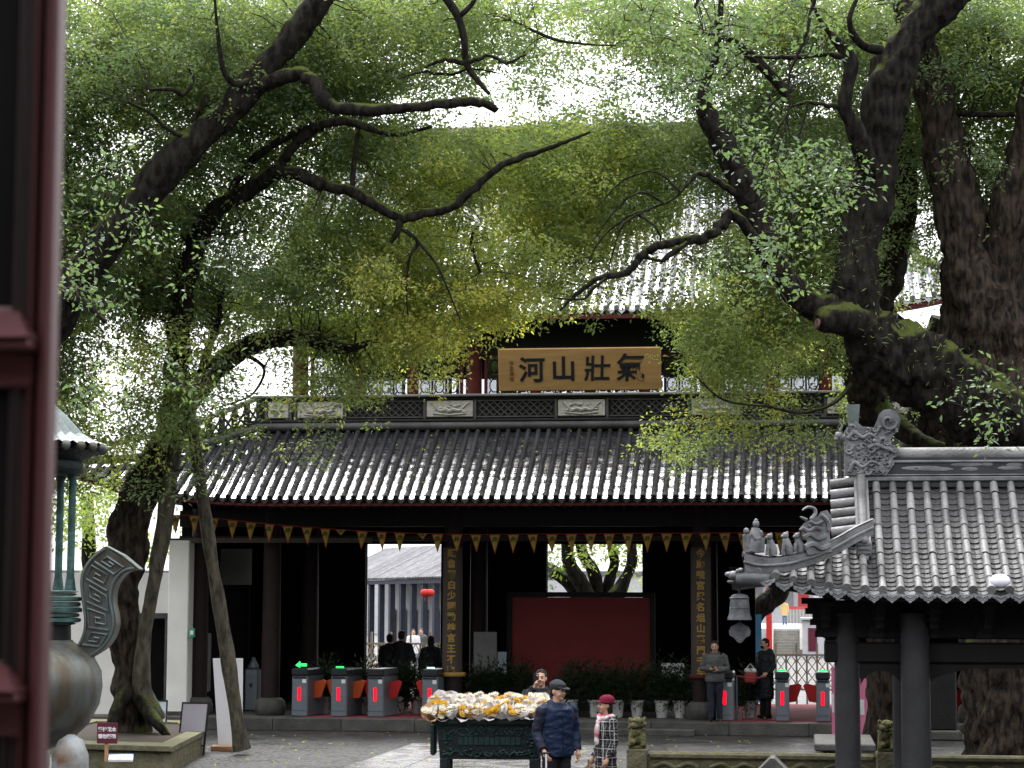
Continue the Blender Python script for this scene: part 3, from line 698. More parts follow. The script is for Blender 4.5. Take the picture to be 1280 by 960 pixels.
MB().tube([(XC-UH, UR, zz+.34), (XC+UH, UR, zz+.34)], .12, 10).build('ridge_cap', 'coping', uroof, True)

# ------------------------------------------------------------------ name plaque (four big characters, read from the far side)
pl = thing('name_plaque', 'golden wooden name plaque with four black characters above the ridge wall', 'plaque')
a0 = onY(624, 490, 48.35); a1 = onY(826, 433, 48.15)
ph = a1.z-a0.z; pw = a1.x-a0.x; pl.location = ((a0.x+a1.x)/2, 48.35, a0.z+0.015); pl.rotation_euler = (R(13), 0, 0)
MB().bevbox((-pw/2, -0.05, 0), (pw/2, 0.05, ph), 0.02).build('board', 'plaque_gold', pl)
for ch, px_, py_, sz in (('河', 666, 463, .60), ('山', 705.5, 462, .58), ('壯', 747, 462, .60), ('氣', 788, 461.5, .66)):
    u = (px_-624)/202; w = (490-py_)/57
    letter('character', ch, sz, 'ink', pl, (-pw/2+pw*u, -0.055, ph*w-0.01), ext=0.008, weight=0.014 if ch in '河山' else 0.010, shear=random.uniform(-.03, .06))
for k, ch in enumerate('沙孟海書'):
    letter('signature', ch, .105, 'ink_faint', pl, (-pw/2+pw*.083, -0.055, ph*(.66-.125*k)), ext=0.004, weight=0.002)

# ------------------------------------------------------------------ couplet boards on the two middle columns
for d, chars, which in ((-2.68, '顯魯習白少圖勸雄言王不襄', 'beside the doorway showing red lanterns'), (2.68, '今廟貌宮與名俎山舊門千年', 'behind the man in the grey jacket')):
    cb = thing('couplet_board', 'curved board with gold characters on the column '+which, 'board', (XC+d, YCOL, 0))
    b = MB(); n_ = 9; rows = []
    z0 = onY(565, 843, 46.2).z; z1 = onY(565, 684, 46.2).z
    for rr in (0.225, 0.255):
        for zz in (z0, z1): rows.append([(rr*math.sin(R(-58+116*j/(n_-1))), -rr*math.cos(R(-58+116*j/(n_-1))), zz) for j in range(n_)])
    b.grid([rows[2], rows[3]]); b.grid([rows[0], rows[1]]); b.grid([rows[1], rows[3]]); b.grid([rows[0], rows[2]])
    b.build('board', 'board_dark', cb, True)
    MB().lathe([(.262, z0-.05), (.275, z0-.03), (.275, z0+.02), (.262, z0+.04)], n=24).build('bracket', 'gold_letter' if d < 0 else 'fascia_red', cb, True)
    for k, ch in enumerate(chars):
        letter('character', ch, .19, 'gold_letter', cb, (0, -.262, z1-.14-(z1-z0-.22)*k/(len(chars)-1)), ext=.006, weight=.006)

# ------------------------------------------------------------------ bunting
bt = thing('bunting', 'string of yellow triangular pennants hung along the gate eave', 'bunting')
YF = 45.75
def ropez(px):
    t = (px-240)/820; return 644+24*(1-(1-min(1, max(0, t)/0.45))**2) if t < .45 else 668-3*((t-.45)/.55)
rp = MB(); rp.tube([onY(px, ropez(px), YF) for px in range(200, 1330, 12)], 0.008, 5); rp.build('rope', 'flag_red', bt)
fm = MB(); h, w = .40, .125
fm.add([(-w, 0, 0), (w, 0, 0), (.0, .03, -h), (0, -.012, -h*.4)], [(0, 3, 1), (1, 3, 2), (2, 3, 0)])
flag_me = fm.mesh('pennant', 'flag_yellow')
bm_ = MB()
for sg in (-1, 1): bm_.add([(sg*w, -.006, 0), (sg*(w-.016), -.008, 0), (0, .024, -h+.05), (0, .024, -h-.01)], [(0, 1, 2, 3)])
bm_.add([(-w, -.007, 0), (w, -.007, 0), (w-.01, -.009, -.022), (-w+.01, -.009, -.022)], [(0, 1, 2, 3)])
bord_me = bm_.mesh('border', 'flag_red')
mark_me = text_mesh('岳', .12, .002, .006); mark_me.materials.clear(); mark_me.materials.append(M['flag_mark'])
folded = (426, 528, 1080)
pxs = [219, 243, 267, 291, 314, 337, 360, 384, 407, 426, 453, 477, 500, 528, 547, 571, 595, 618.5, 642, 666, 690, 714, 738, 761.5, 785, 809.5, 833.5, 858, 881.5, 906, 929, 952, 975.5, 998, 1021, 1045, 1068, 1092, 1116, 1140, 1164]
for px in pxs:
    p = onY(px, ropez(px), YF); o = link('pennant', flag_me, bt, p+Vector((0, -.012, 0)))
    o.rotation_euler = (random.uniform(-.06, .1), random.uniform(-.06, .06), random.uniform(-.3, .3)); o.scale = (1, 1, .33 if px in folded else random.uniform(.95, 1.05))
    link('border', bord_me, o); e = link('emblem', mark_me, o, (0, -.017, -.12)); e.rotation_euler = (R(90), 0, 0)
# ------------------------------------------------------------------ trees
def crom(P, per=5):
    P = [np.array(p, float) for p in P]; out = []
    for i in range(len(P)-1):
        p0, p1, p2, p3 = P[max(i-1, 0)], P[i], P[i+1], P[min(i+2, len(P)-1)]
        for k in range(per):
            t = k/per; out.append(0.5*((2*p1)+(-p0+p2)*t+(2*p0-5*p1+4*p2-p3)*t*t+(-p0+3*p1-3*p2+p3)*t**3))
    out.append(P[-1]); return out
class Tree:
    def __init__(s, name, label, bark, base, cat='tree', group=None):
        s.o = thing(name, label, cat, (0, 0, 0), group=group); s.bark = bark; s.nodes = []; s.base = base; s.tw = MB()
    def limb(s, spec, part='limb', n=14, wob=0.22, per=6, bark=None, jag=0.0):
        """spec: (px, py, depth, radius) points along a limb"""
        Q = []
        for (px, py, d, r) in spec:
            p = at(px, py, d); Q.append((p.x, p.y, p.z, r))
        C = crom(Q, per)
        if jag:
            for k in range(1, len(C)-1): C[k][:3] += rng.normal(0, jag, 3)*C[k][3]
        mb = MB(); mb.tube([c[:3] for c in C], [max(0.004, c[3]) for c in C], n, True, None, wob, random.uniform(0, 50))
        o = mb.build(part, bark or s.bark, s.o, True)
        s.nodes += [tuple(c) for c in C]
        return o
    def twig(s, a, b, r0, r1, n=4):
        a, b = Vector(a), Vector(b); L_ = (b-a).length
        mid = a.lerp(b, .5)+Vector((random.uniform(-.12, .12), random.uniform(-.12, .12), random.uniform(-.05, .14)))*L_
        pts = [a, a.lerp(mid, .55)+Vector((0, 0, .02*L_)), mid, mid.lerp(b, .5)+Vector((random.uniform(-.05, .05), 0, random.uniform(-.04, .04)))*L_, b]
        s.tw.tube(pts, [r0, r0*.8+r1*.2, (r0+r1)/2, r0*.25+r1*.75, r1], n, False)
    def finish(s):
        if s.tw.v: s.tw.build('twigs', 'twig', s.o)['kind'] = 'stuff'

def leaf_object(name, parent, pos, dirs, length, width, age_light, material):
    """one folded leaf (two triangles) at every position"""
    n = len(pos); d = dirs/np.linalg.norm(dirs, axis=1, keepdims=True)
    rnd = rng.normal(size=(n, 3))*.8+np.array([0, 0, .6]); sdv = np.cross(d, rnd); sdv /= np.linalg.norm(sdv, axis=1, keepdims=True)+1e-9
    flip = np.sign(np.cross(sdv, d)[:, 2:3]); flip[flip == 0] = 1; sdv = sdv*flip; nn = np.cross(sdv, d); L_ = length[:, None]; w = width[:, None]
    base = pos; tip = pos+d*L_; mid = pos+d*L_*.45
    l_ = mid+sdv*w*.5+nn*w*.16; r_ = mid-sdv*w*.5+nn*w*.16
    V = np.stack([base, l_, tip, r_], 1).reshape(-1, 3)
    idx = np.arange(n)[:, None]*4
    F = np.concatenate([idx+np.array([[0, 2, 1]]), idx+np.array([[0, 3, 2]])], 1).reshape(-1)
    me = bpy.data.meshes.new(name); me.vertices.add(len(V)); me.vertices.foreach_set('co', V.astype(np.float32).ravel())
    nt_ = 2*n; me.loops.add(nt_*3); me.loops.foreach_set('vertex_index', F.astype(np.int32))
    me.polygons.add(nt_); me.polygons.foreach_set('loop_start', np.arange(0, nt_*3, 3, dtype=np.int32))
    at_ = me.attributes.new('age_light', 'FLOAT', 'POINT'); at_.data.foreach_set('value', np.repeat(np.clip(age_light, 0, 1), 4).astype(np.float32))
    me.update(); me.validate(); me.materials.append(M[material])
    return link(name, me, parent)

class Leaves:
    def __init__(s): s.p = []; s.d = []; s.l = []; s.a = []
    def clump(s, c, nl, sig, age_light, size, sub=None, flat=.75, droop=.5):
        c = np.array(c); k = max(2, int(nl/26)) if sub is None else sub
        sc = c+rng.normal(0, sig, (k, 3))*np.array([1, 1, flat])
        which = rng.integers(0, k, nl); off = rng.normal(0, size*1.05, (nl, 3))
        s.p.append(sc[which]+off)
        dr = (off*9+rng.normal(0, .55, (nl, 3)))*np.array([1, 1, .6])+np.array([0, 0, -droop*.7]); s.d.append(dr)
        s.l.append(size*rng.uniform(.55, 1.3, nl)); s.a.append(age_light+rng.normal(0, .07, nl)+rng.normal(0, .07, k)[which])
        return sc
    def build(s, name, parent, material, ar=.48):
        p = np.concatenate(s.p); d = np.concatenate(s.d); l = np.concatenate(s.l); a = np.concatenate(s.a)
        return leaf_object(name, parent, p, d, l, l*ar, a, material)

# how thickly leaves cover each 40 px cell of the photograph, 0 open to 9 closed (x = 0 ... 1280)
COVER = ["99799999999999987689988999999999",
         "99799998899888888658897888999998",
         "99999999999986655556687887889999",
         "99888889998752101345458998889989",
         "99877888889998789999989988889988",
         "99888888877789999999988899778988",
         "99999988786888779999975699987788",
         "99999878888999779997567899965777",
         "99999988899999888864457999865666",
         "99889998886799998743578998643222",
         "99557777789899732002389997532233",
         "99557772258533100000389865432333",
         "99767872246200000000387443332222",
         "99767751112000000000366423220322",
         "88546420000000000000021000000022",
         "44323200000000000000000000000000"]
YOUNG = ["00000000000000000000000000000000",
         "00000000000000000000000000000000",
         "00000000000000000000000000000000",
         "00000000000000000000000000000000",
         "00011000000111112222210000000000",
         "00000000000112233333221000000000",
         "00000000000233344433332100000000",
         "00000000111333444444443210000000",
         "00000000112333444444443321000000",
         "00111111122445554333334432100000",
         "00232222122445554332234443200000",
         "00222222112344432000445543200000",
         "00222211112222000000455443200000",
         "00222211111000000000445432200000",
         "00222111100000000000033000000000",
         "00222000000000000000000000000000"]

left = Tree('camphor_tree', 'gnarled camphor tree in the stone planter with a mossy twisted trunk', 'bark', None)
D = 38.6
left.limb([(170, 925, D, .38), (166, 895, D, .33), (160, 850, D, .29), (155, 790, D, .27), (155, 730, D, .28), (160, 670, D, .31), (172, 620, D, .31), (192, 575, D, .26), (216, 535, D, .23), (238, 500, D-.2, .20), (266, 467, D-.3, .18), (300, 438, D-.4, .19), (340, 424, D-.5, .17), (385, 424, D-.6, .13), (430, 436, D-.8, .08), (470, 425, D-1, .04)], 'trunk', 36, .42, per=14, bark='bark_brown')
left.limb([(196, 900, D-.2, .20), (178, 860, D-.3, .15), (180, 800, D-.3, .13), (192, 730, D-.3, .135), (205, 660, D-.3, .14), (212, 600, D-.2, .15), (218, 550, D, .14)], 'stem', 12, .25, bark='bark_pale')
left.limb([(172, 868, D-.25, .16), (186, 890, D-.55, .13), (200, 908, D-.8, .08), (212, 922, D-.9, .04)], 'root', 10, .4)
left.limb([(158, 860, D-.3, .18), (146, 890, D-.6, .12), (136, 912, D-.8, .07), (130, 925, D-.9, .04)], 'root', 10, .4)
left.limb([(216, 535, D, .26), (222, 470, D-.8, .22), (226, 400, D-1.6, .19), (238, 330, D-2.2, .17), (252, 288, D-2.6, .17), (275, 258, D-2.9, .145), (315, 235, D-3.2, .14), (352, 214, D-3.5, .125), (400, 230, D-3.7, .10), (440, 240, D-3.8, .095), (470, 256, D-3.9, .09), (500, 272, D-4, .085), (530, 266, D-4, .075), (562, 260, D-4, .07), (590, 238, D-4, .065), (622, 210, D-4, .06), (660, 194, D-4, .05), (700, 180, D-4.1, .035), (738, 165, D-4.2, .02)], 'limb', 12, .2, jag=.15)
left.limb([(352, 214, D-3.5, .09), (362, 188, D-3.6, .085), (382, 168, D-3.7, .085), (405, 154, D-3.8, .08), (440, 152, D-3.9, .07), (470, 164, D-4, .05), (500, 168, D-4.1, .035), (540, 158, D-4.2, .025)], 'limb', 10, .2, jag=.15)
left.limb([(288, 240, D-3, .07), (305, 212, D-3.1, .065), (330, 188, D-3.3, .065), (365, 168, D-3.5, .06), (400, 156, D-3.7, .05)], 'limb', 10, .2)
left.limb([(440, 238, D-3.8, .045), (443, 200, D-3.7, .04), (447, 170, D-3.6, .035), (452, 140, D-3.5, .03)], 'limb', 8)
left.limb([(500, 272, D-4, .055), (498, 288, D-4, .05), (488, 303, D-4, .035)], 'limb', 8)
left.limb([(499, 284, D-4, .035), (522, 302, D-4, .03), (512, 322, D-4, .024), (508, 360, D-4, .018), (510, 395, D-4, .01)], 'limb', 6)
left.limb([(522, 302, D-4, .026), (545, 330, D-4, .022), (560, 362, D-4, .018), (575, 400, D-4, .01)], 'limb', 6)
left.limb([(600, 340, D-3.5, .03), (592, 318, D-3.5, .028), (590, 295, D-3.5, .025), (602, 278, D-3.5, .02)], 'limb', 6)
left.limb([(238, 498, D-.2, .10), (256, 455, D-.6, .075), (262, 430, D-.8, .065), (274, 400, D-.9, .055), (276, 372, D-1, .04), (288, 350, D-1, .02)], 'limb', 10, jag=.1)
left.limb([(300, 440, D-.4, .04), (330, 460, D-.2, .03), (318, 490, D, .022), (296, 502, D, .016), (262, 512, D, .01)], 'limb', 6)

left2 = Tree('camphor_tree', 'huge camphor tree beside the red door with a thick mossy leaning limb', 'bark', None)
D2 = 34.0
left2.limb([(-60, 1010, D2, .75), (-55, 800, D2, .62), (-40, 620, D2, .55), (0, 500, D2, .48), (50, 405, D2, .42), (110, 330, D2, .33), (160, 272, D2, .28), (195, 228, D2, .255), (240, 178, D2, .235), (290, 132, D2, .23), (330, 88, D2, .215), (365, 45, D2, .20), (400, 0, D2, .19), (450, -70, D2, .16), (520, -150, D2, .12)], 'trunk', 30, .30, per=12)
left2.limb([(318, 108, D2, .15), (345, 100, D2-.2, .12), (376, 92, D2-.3, .115), (392, 104, D2-.4, .10), (412, 130, D2-.5, .098), (440, 137, D2-.5, .095), (480, 137, D2-.5, .09), (520, 134, D2-.5, .085), (560, 129, D2-.6, .078), (600, 128, D2-.6, .07), (620, 138, D2-.6, .05)], 'limb', 12, .22, jag=.12)
left2.limb([(245, 172, D2, .07), (243, 150, D2+.2, .055), (248, 138, D2+.2, .04)], 'limb', 8)
left2.limb([(330, 88, D2, .06), (300, 105, D2-.3, .05), (280, 90, D2-.5, .04), (272, 40, D2-.6, .03), (268, -10, D2-.7, .02)], 'limb', 8)
left2.limb([(187, 112, D2-.5, .03), (215, 112, D2-.5, .035), (230, 118, D2-.4, .035), (242, 100, D2-.3, .03), (236, 86, D2-.3, .02)], 'limb', 8)
left2.limb([(160, 128, D2-.4, .02), (186, 140, D2-.4, .025), (205, 158, D2-.3, .03), (222, 168, D2-.2, .035), (236, 170, D2-.1, .04)], 'limb', 8)
left2.limb([(50, 405, D2, .14), (85, 372, D2-.3, .10), (110, 382, D2-.5, .07), (132, 402, D2-.6, .04)], 'limb', 8)
left2.limb([(520, -100, D2, .09), (548, -20, D2, .07), (572, 20, D2, .06), (580, 50, D2, .055), (583, 80, D2, .05), (600, 104, D2, .04), (612, 118, D2, .03)], 'limb', 8)
left2.limb([(572, 22, D2, .05), (590, 5, D2, .04), (600, -20, D2, .03)], 'limb', 8)
left2.limb([(530, 84, D2, .02), (555, 74, D2, .035), (583, 78, D2, .04), (612, 70, D2, .03), (632, 78, D2, .03), (658, 68, D2, .014)], 'limb', 6, jag=.3)
left2.limb([(500, 98, D2+.3, .012), (530, 90, D2+.3, .02), (560, 93, D2+.3, .025), (590, 86, D2+.3, .02), (625, 92, D2+.3, .01)], 'limb', 6, jag=.3)
left2.limb([(640, 25, D2+1, .02), (690, 48, D2+1, .03), (730, 55, D2+1, .02), (770, 57, D2+1, .012)], 'limb', 6)

right = Tree('camphor_tree', 'massive old camphor tree behind the small pavilion, forking low into dark limbs', 'bark', None)
D3 = 37.5
right.limb([(1262, 985, D3, .95), (1258, 930, D3, .78), (1258, 850, D3, .72), (1262, 760, D3, .72), (1270, 640, D3, .80), (1262, 540, D3, .98), (1240, 450, D3, .88), (1226, 385, D3, .70), (1214, 330, D3, .55), (1200, 270, D3, .43), (1187, 210, D3, .37), (1171, 140, D3, .32), (1156, 80, D3, .30), (1142, 20, D3, .28), (1120, -60, D3, .27), (1100, -160, D3, .2)], 'trunk', 40, .34, per=14, bark='bark_brown')
right.limb([(1285, 545, D3-1.2, .70), (1235, 512, D3-1.5, .62), (1180, 478, D3-1.6, .58), (1130, 448, D3-1.6, .56), (1092, 425, D3-1.6, .50), (1070, 395, D3-1.6, .40), (1070, 345, D3-1.6, .36), (1080, 290, D3-1.6, .35), (1092, 235, D3-1.6, .34), (1101, 175, D3-1.6, .33), (1110, 120, D3-1.6, .35), (1126, 70, D3-1.6, .36), (1158, 25, D3-1.7, .34), (1200, -25, D3-1.8, .32), (1250, -90, D3-2, .3), (1300, -170, D3-2, .2)], 'limb', 40, .36, per=14)
right.limb([(1070, 400, D3-1.7, .36), (1046, 398, D3-2.0, .27), (1030, 401, D3-2.15, .20), (1022, 403, D3-2.2, .13)], 'cut_stub', 20, .35)
MB().lathe([(.001, 0), (.08, .0), (.10, -.03)], (0, 0, 0), 14).build('cut_face', 'cut_wood', right.o, False, at(1020, 404, D3-2.24)).rotation_euler = (R(80), 0, R(-65))
right.limb([(1245, 400, D3, .50), (1256, 330, D3-.2, .38), (1264, 260, D3-.3, .32), (1276, 200, D3-.4, .27), (1292, 120, D3-.5, .25), (1310, 20, D3-.6, .2), (1330, -90, D3-.7, .15)], 'limb', 28, .3, per=12, bark='bark_brown')
right.limb([(1060, 392, D3-1.7, .27), (1020, 384, D3-1.8, .23), (990, 358, D3-1.9, .215), (968, 328, D3-2, .21), (950, 285, D3-2.1, .20), (932, 240, D3-2.2, .20), (914, 200, D3-2.3, .195), (898, 168, D3-2.4, .18), (884, 142, D3-2.5, .17), (880, 110, D3-2.6, .10), (895, 70, D3-2.7, .07), (900, 20, D3-2.8, .05), (905, -40, D3-3, .03)], 'limb', 24, .3, per=10, jag=.05)
right.limb([(1090, 215, D3-1.8, .20), (1076, 180, D3-2, .15), (1066, 155, D3-2.1, .13), (1056, 132, D3-2.2, .125), (1060, 105, D3-2.2, .12), (1064, 82, D3-2.2, .12), (1056, 62, D3-2.2, .11), (1040, 45, D3-2.3, .05), (1020, 15, D3-2.4, .03), (1010, -20, D3-2.5, .02)], 'limb', 12, .25)
right.limb([(1054, 70, D3-2.2, .06), (1030, 68, D3-2.3, .045), (1005, 70, D3-2.4, .04), (970, 72, D3-2.5, .035), (930, 70, D3-2.6, .02)], 'limb', 8, jag=.2)
right.limb([(1056, 134, D3-2.2, .06), (1036, 132, D3-2.3, .045), (1008, 128, D3-2.4, .03), (985, 135, D3-2.5, .018)], 'limb', 8, jag=.2)
right.limb([(1100, 62, D3-2, .09), (1082, 58, D3-2.2, .07), (1068, 45, D3-2.3, .06), (1062, 22, D3-2.4, .04), (1075, -10, D3-2.4, .03)], 'limb', 8)
right.limb([(985, 118, D3-1, .10), (965, 95, D3-1.1, .09), (940, 70, D3-1.2, .085), (915, 50, D3-1.3, .06), (880, 42, D3-1.4, .03)], 'limb', 8)
right.limb([(975, 338, D3-2, .11), (945, 300, D3-2.3, .085), (918, 268, D3-2.6, .08), (900, 282, D3-2.7, .085), (880, 297, D3-2.8, .085), (850, 300, D3-2.9, .08), (822, 308, D3-3, .075), (800, 322, D3-3, .068), (784, 340, D3-3, .062), (755, 346, D3-3.1, .05), (730, 360, D3-3.1, .038), (712, 376, D3-3.1, .028), (700, 388, D3-3.1, .015)], 'limb', 10, .2, jag=.2)
right.limb([(880, 297, D3-2.8, .04), (862, 302, D3-2.9, .045), (838, 318, D3-3, .045), (825, 326, D3-3, .03), (800, 318, D3-3, .025)], 'limb', 8, jag=.1)
right.limb([(760, 346, D3-3.1, .03), (740, 362, D3-3.2, .025), (728, 374, D3-3.2, .02), (690, 372, D3-3.2, .01)], 'limb', 6)
right.limb([(936, 254, D3-2.2, .07), (905, 232, D3-2.4, .055), (875, 216, D3-2.6, .045), (862, 228, D3-2.7, .03), (840, 250, D3-2.8, .022), (810, 262, D3-2.9, .02), (780, 280, D3-3, .018), (768, 310, D3-3, .012), (758, 345, D3-3, .01)], 'limb', 8, .2, jag=.2)
for pts in ([(812, 262), (785, 270), (750, 300), (735, 330)], [(830, 255), (800, 240), (770, 262), (742, 300)], [(795, 266), (820, 285), (826, 302)], [(850, 240), (820, 215), (780, 225), (745, 260)], [(940, 70), (970, 100), (1000, 92)], [(1010, 128), (1000, 175), (1012, 200)]):
    right.limb([(a, b, D3-2.9, .022-.004*i) for i, (a, b) in enumerate(pts)], 'limb', 6, jag=.3)
right.limb([(1172, 145, D3, .07), (1200, 142, D3-.1, .06), (1240, 143, D3-.2, .055), (1285, 142, D3-.3, .05)], 'limb', 8)
right.limb([(1225, 20, D3-.2, .02), (1238, 60, D3-.2, .025), (1234, 105, D3-.2, .03), (1215, 140, D3-.2, .03)], 'limb', 6)
right.limb([(1195, 148, D3, .05), (1212, 185, D3-.1, .04), (1210, 215, D3-.1, .03), (1222, 250, D3-.1, .02)], 'limb', 6)
right.limb([(870, 470, D3-2, .014), (905, 500, D3-2, .02), (960, 508, D3-2, .026), (1000, 516, D3-1.9, .03), (1040, 505, D3-1.8, .035), (1065, 480, D3-1.6, .045)], 'limb', 6)

right2 = Tree('camphor_tree', 'camphor trunk with a bright mossy flank rising behind the pavilion ridge ornament', 'bark', None)
D4 = 40.5
right2.limb([(1108, 960, D4, .50), (1108, 900, D4, .36), (1106, 800, D4, .34), (1100, 680, D4, .38), (1094, 600, D4, .42), (1088, 530, D4-.3, .38), (1082, 470, D4-.8, .36), (1090, 400, D4-1, .34), (1110, 340, D4-1, .30), (1128, 270, D4-1, .25), (1130, 200, D4-1, .2), (1120, 120, D4-1, .15), (1100, 30, D4-1, .1)], 'trunk', 30, .34, per=12, bark='bark_brown')
right2.limb([(1100, 515, D4-.8, .22), (1118, 530, D4-1.2, .20), (1140, 545, D4-1.6, .17), (1165, 556, D4-2, .13), (1195, 566, D4-2.3, .10), (1230, 580, D4-2.5, .06)], 'limb', 12, .25)
right2.limb([(1150, 640, D4+.5, .55), (1160, 560, D4+.5, .5), (1172, 480, D4+.5, .45), (1190, 400, D4+.3, .42)], 'limb', 28, .3, per=10, bark='bark_brown')

over = Tree('camphor_tree', 'overhanging camphor boughs with large dark glossy leaves in front of the others', 'bark', None)
D5 = 23.0
over.limb([(1900, 1300, D5, .5), (1850, 700, D5, .42), (1780, 200, D5, .36), (1600, -140, D5, .28), (1350, -220, D5, .2), (1120, -200, D5, .12), (980, -130, D5, .06), (900, -50, D5, .03), (868, 10, D5, .015)], 'trunk', 12, .2)
over.limb([(1000, -130, D5, .035), (1018, -40, D5, .026), (1008, 40, D5, .02), (988, 90, D5, .016), (985, 140, D5, .012), (968, 200, D5, .008)], 'limb', 8, jag=.4)
over.limb([(985, 140, D5, .012), (960, 190, D5, .010), (948, 250, D5, .008), (932, 340, D5, .005)], 'limb', 6, jag=.5)
over.limb([(968, 200, D5, .008), (990, 245, D5, .007), (982, 320, D5, .005)], 'limb', 6, jag=.5)

LV = {t: Leaves() for t in (left, left2, right, over)}
NODES = {}
for t in LV: NODES[t] = np.array([c for c in t.nodes])
def proj(c):
    v = Vector(c[:3])-CAM; z = v.dot(FWD); return (640+FPX*v.dot(RGT)/z, 480-FPX*v.dot(UPV)/z, z)
BIG = np.array([proj(c) for t in (left, left2, right, right2) for c in t.nodes if c[3] > .05])
nclump = 0
for row in range(-6, 16):
    for colm in range(-7, 40):
        r_, c_ = min(15, max(0, row)), min(31, max(0, colm)); inside = 0 <= row and 0 <= colm < 32
        cov = int(COVER[r_][c_]); yg = int(YOUNG[r_][c_])
        if row < 0: cov = (4 if (colm+row) % 3 else 2) if row > -3 else 2
        if not inside and row > 8: cov = min(cov, 5)
        if colm < 0 and row > 10: cov = 0
        if cov == 0: continue
        size = .080 if inside else .19
        px_m = 75; leafpx = (size*size*.48*.5)*.62*px_m**2
        nl = int(-math.log(1-min(.985, cov/9*.985))*1600/leafpx*((2.8 if cov >= 8 else 2.1) if inside else 1.3))
        ncl = max(1, int(nl/300+random.random())); per_ = int(nl/ncl) if nl < 600 else 300
        for k in range(ncl):
            px = (colm+random.random())*40; py = (row+random.random())*40
            if px < 640-(py-240)*.12+random.gauss(0, 70):
                t = left2 if py < 330-px*.35+random.gauss(0, 50) else left
                dep = (D2+2.2 if t is left2 else D-1.2)+random.gauss(0, 1.2)
            else: t = right; dep = D3+1.4+random.gauss(0, 1.2)
            dep = min(dep, 41.5)
            if 575 < px < 872 and 405 < py < 525: continue
            if py < -90: dep -= random.uniform(0, 6)
            if py < 540 and not (150 < px < 320 and py > 400):                      # most leaf sprays hang behind the big limbs
                near_ = BIG[(np.abs(BIG[:, 0]-px) < 34) & (np.abs(BIG[:, 1]-py) < 34)]
                if len(near_) and random.random() < .88: dep = max(dep, near_[:, 2].max()+.5+abs(random.gauss(0, .5)))
            dep = min(dep, 42.0)
            c = at(px, py, dep)
            ag = .30+(.10 if px < 760 else .062)*yg+random.gauss(0, .15)  # young leaf tone, plus clump light and dark put into the colour
            sub = LV[t].clump(c, per_, .33 if inside else .6, ag, size, None, .5)
            nclump += 1
            nd = NODES[t]; dd = np.linalg.norm(nd[:, :3]-np.array(c), axis=1); j = int(np.argmin(dd+rng.uniform(0, .6, len(dd))))
            if dd[j] < (1.3 if inside else 3): t.twig(nd[j, :3], c, min(.016, nd[j, 3]*.4), .005)
            if inside:
                for q in sub[:3]: t.twig(c, q, .005, .0025, 3)
for (px, py, sg, n_) in ((860, 25, 45, 11), (900, 80, 30, 5), (955, 190, 32, 8), (1005, 225, 30, 8), (975, 290, 34, 9), (930, 330, 26, 5), (1010, 25, 35, 5), (820, 100, 22, 4), (800, 20, 30, 5), (1040, 215, 18, 4), (870, 130, 22, 3), (110, 330, 30, 7), (100, 250, 30, 5), (180, 320, 30, 5), (210, 470, 25, 5), (120, 480, 25, 4), (1270, 500, 22, 4), (1262, 545, 12, 2)):
    for k in range(n_):
        c = at(random.gauss(px, sg), random.gauss(py, sg*.8), D5+random.gauss(0, .5))
        sub = LV[over].clump(c, 40, .15, .04+random.gauss(0, .06), .075, 4)  # darkest leaf tone: shade on the near boughs put into the colour
        nd = NODES[over]; dd = np.linalg.norm(nd[:, :3]-np.array(c), axis=1); j = int(np.argmin(dd))
        for q in sub: over.twig(c, q, .006, .003, 3)
for t in LV:
    LV[t].build('crown', t.o, 'camphor_leaf')
for t in (left, left2, right, right2, over): t.finish()
# ferns and moss tufts growing on the big limb
fn = Leaves()
for k in range(46):
    u = random.random(); px = 1085+u*170; py = 415+u*88-random.uniform(0, 14)
    fn.clump(at(px, py, D3-1.75+random.uniform(-.25, .1)), 14, .05, .35+random.gauss(0, .1), .14, 2, droop=-.1)
for (px, py) in ((1045, 345), (1055, 350), (1068, 300), (1180, 480), (1090, 350)):
    for k in range(4): fn.clump(at(px+random.gauss(0, 8), py+random.gauss(0, 6), D3-1.85), 14, .05, .3, .12, 2, droop=0)
fn.build('fern_tufts', right.o, 'camphor_leaf', .16)['kind'] = 'stuff'

# ------------------------------------------------------------------ trees seen beyond the gate
def far_tree(name, label, spec, blobs, dep, ages=(.5,)):
    t = Tree(name, label, 'bark', None)
    for k, sp in enumerate(spec): t.limb(sp, 'trunk' if k == 0 else 'limb', 10, .2)
    lv = Leaves()
    for (px, py, sx_, sy_, n_) in blobs:
        for k in range(n_):
            c = at(random.gauss(px, sx_), random.gauss(py, sy_), dep+random.gauss(0, 1.2)); lv.clump(c, 40, .35, random.choice(ages)+random.gauss(0, .1), .16)
    lv.build('crown', t.o, 'bright_leaf'); t.finish()
far_tree('garden_tree', 'sunlit camphor with several leaning stems seen through the middle opening',
         [[(752, 800, 66, .28), (748, 745, 66, .22), (742, 715, 66, .2), (728, 690, 66, .17), (722, 640, 66, .14)],
          [(762, 780, 66, .22), (760, 735, 66, .18), (768, 705, 66, .15), (765, 680, 66, .14), (775, 640, 66, .12)],
          [(735, 760, 66, .3), (716, 735, 66, .22), (702, 722, 66, .18), (690, 715, 66, .14)], [(760, 760, 65, .3), (778, 730, 65, .2), (790, 700, 65, .16), (786, 660, 65, .12)], [(742, 770, 65.5, .3), (730, 735, 65.5, .24), (712, 705, 65.5, .2), (706, 660, 65.5, .15)]],
         [(698, 692, 14, 9, 14), (745, 676, 22, 6, 10), (790, 690, 10, 16, 9), (795, 725, 6, 12, 6), (715, 650, 50, 22, 40)], 66, (.3, .5, .8))
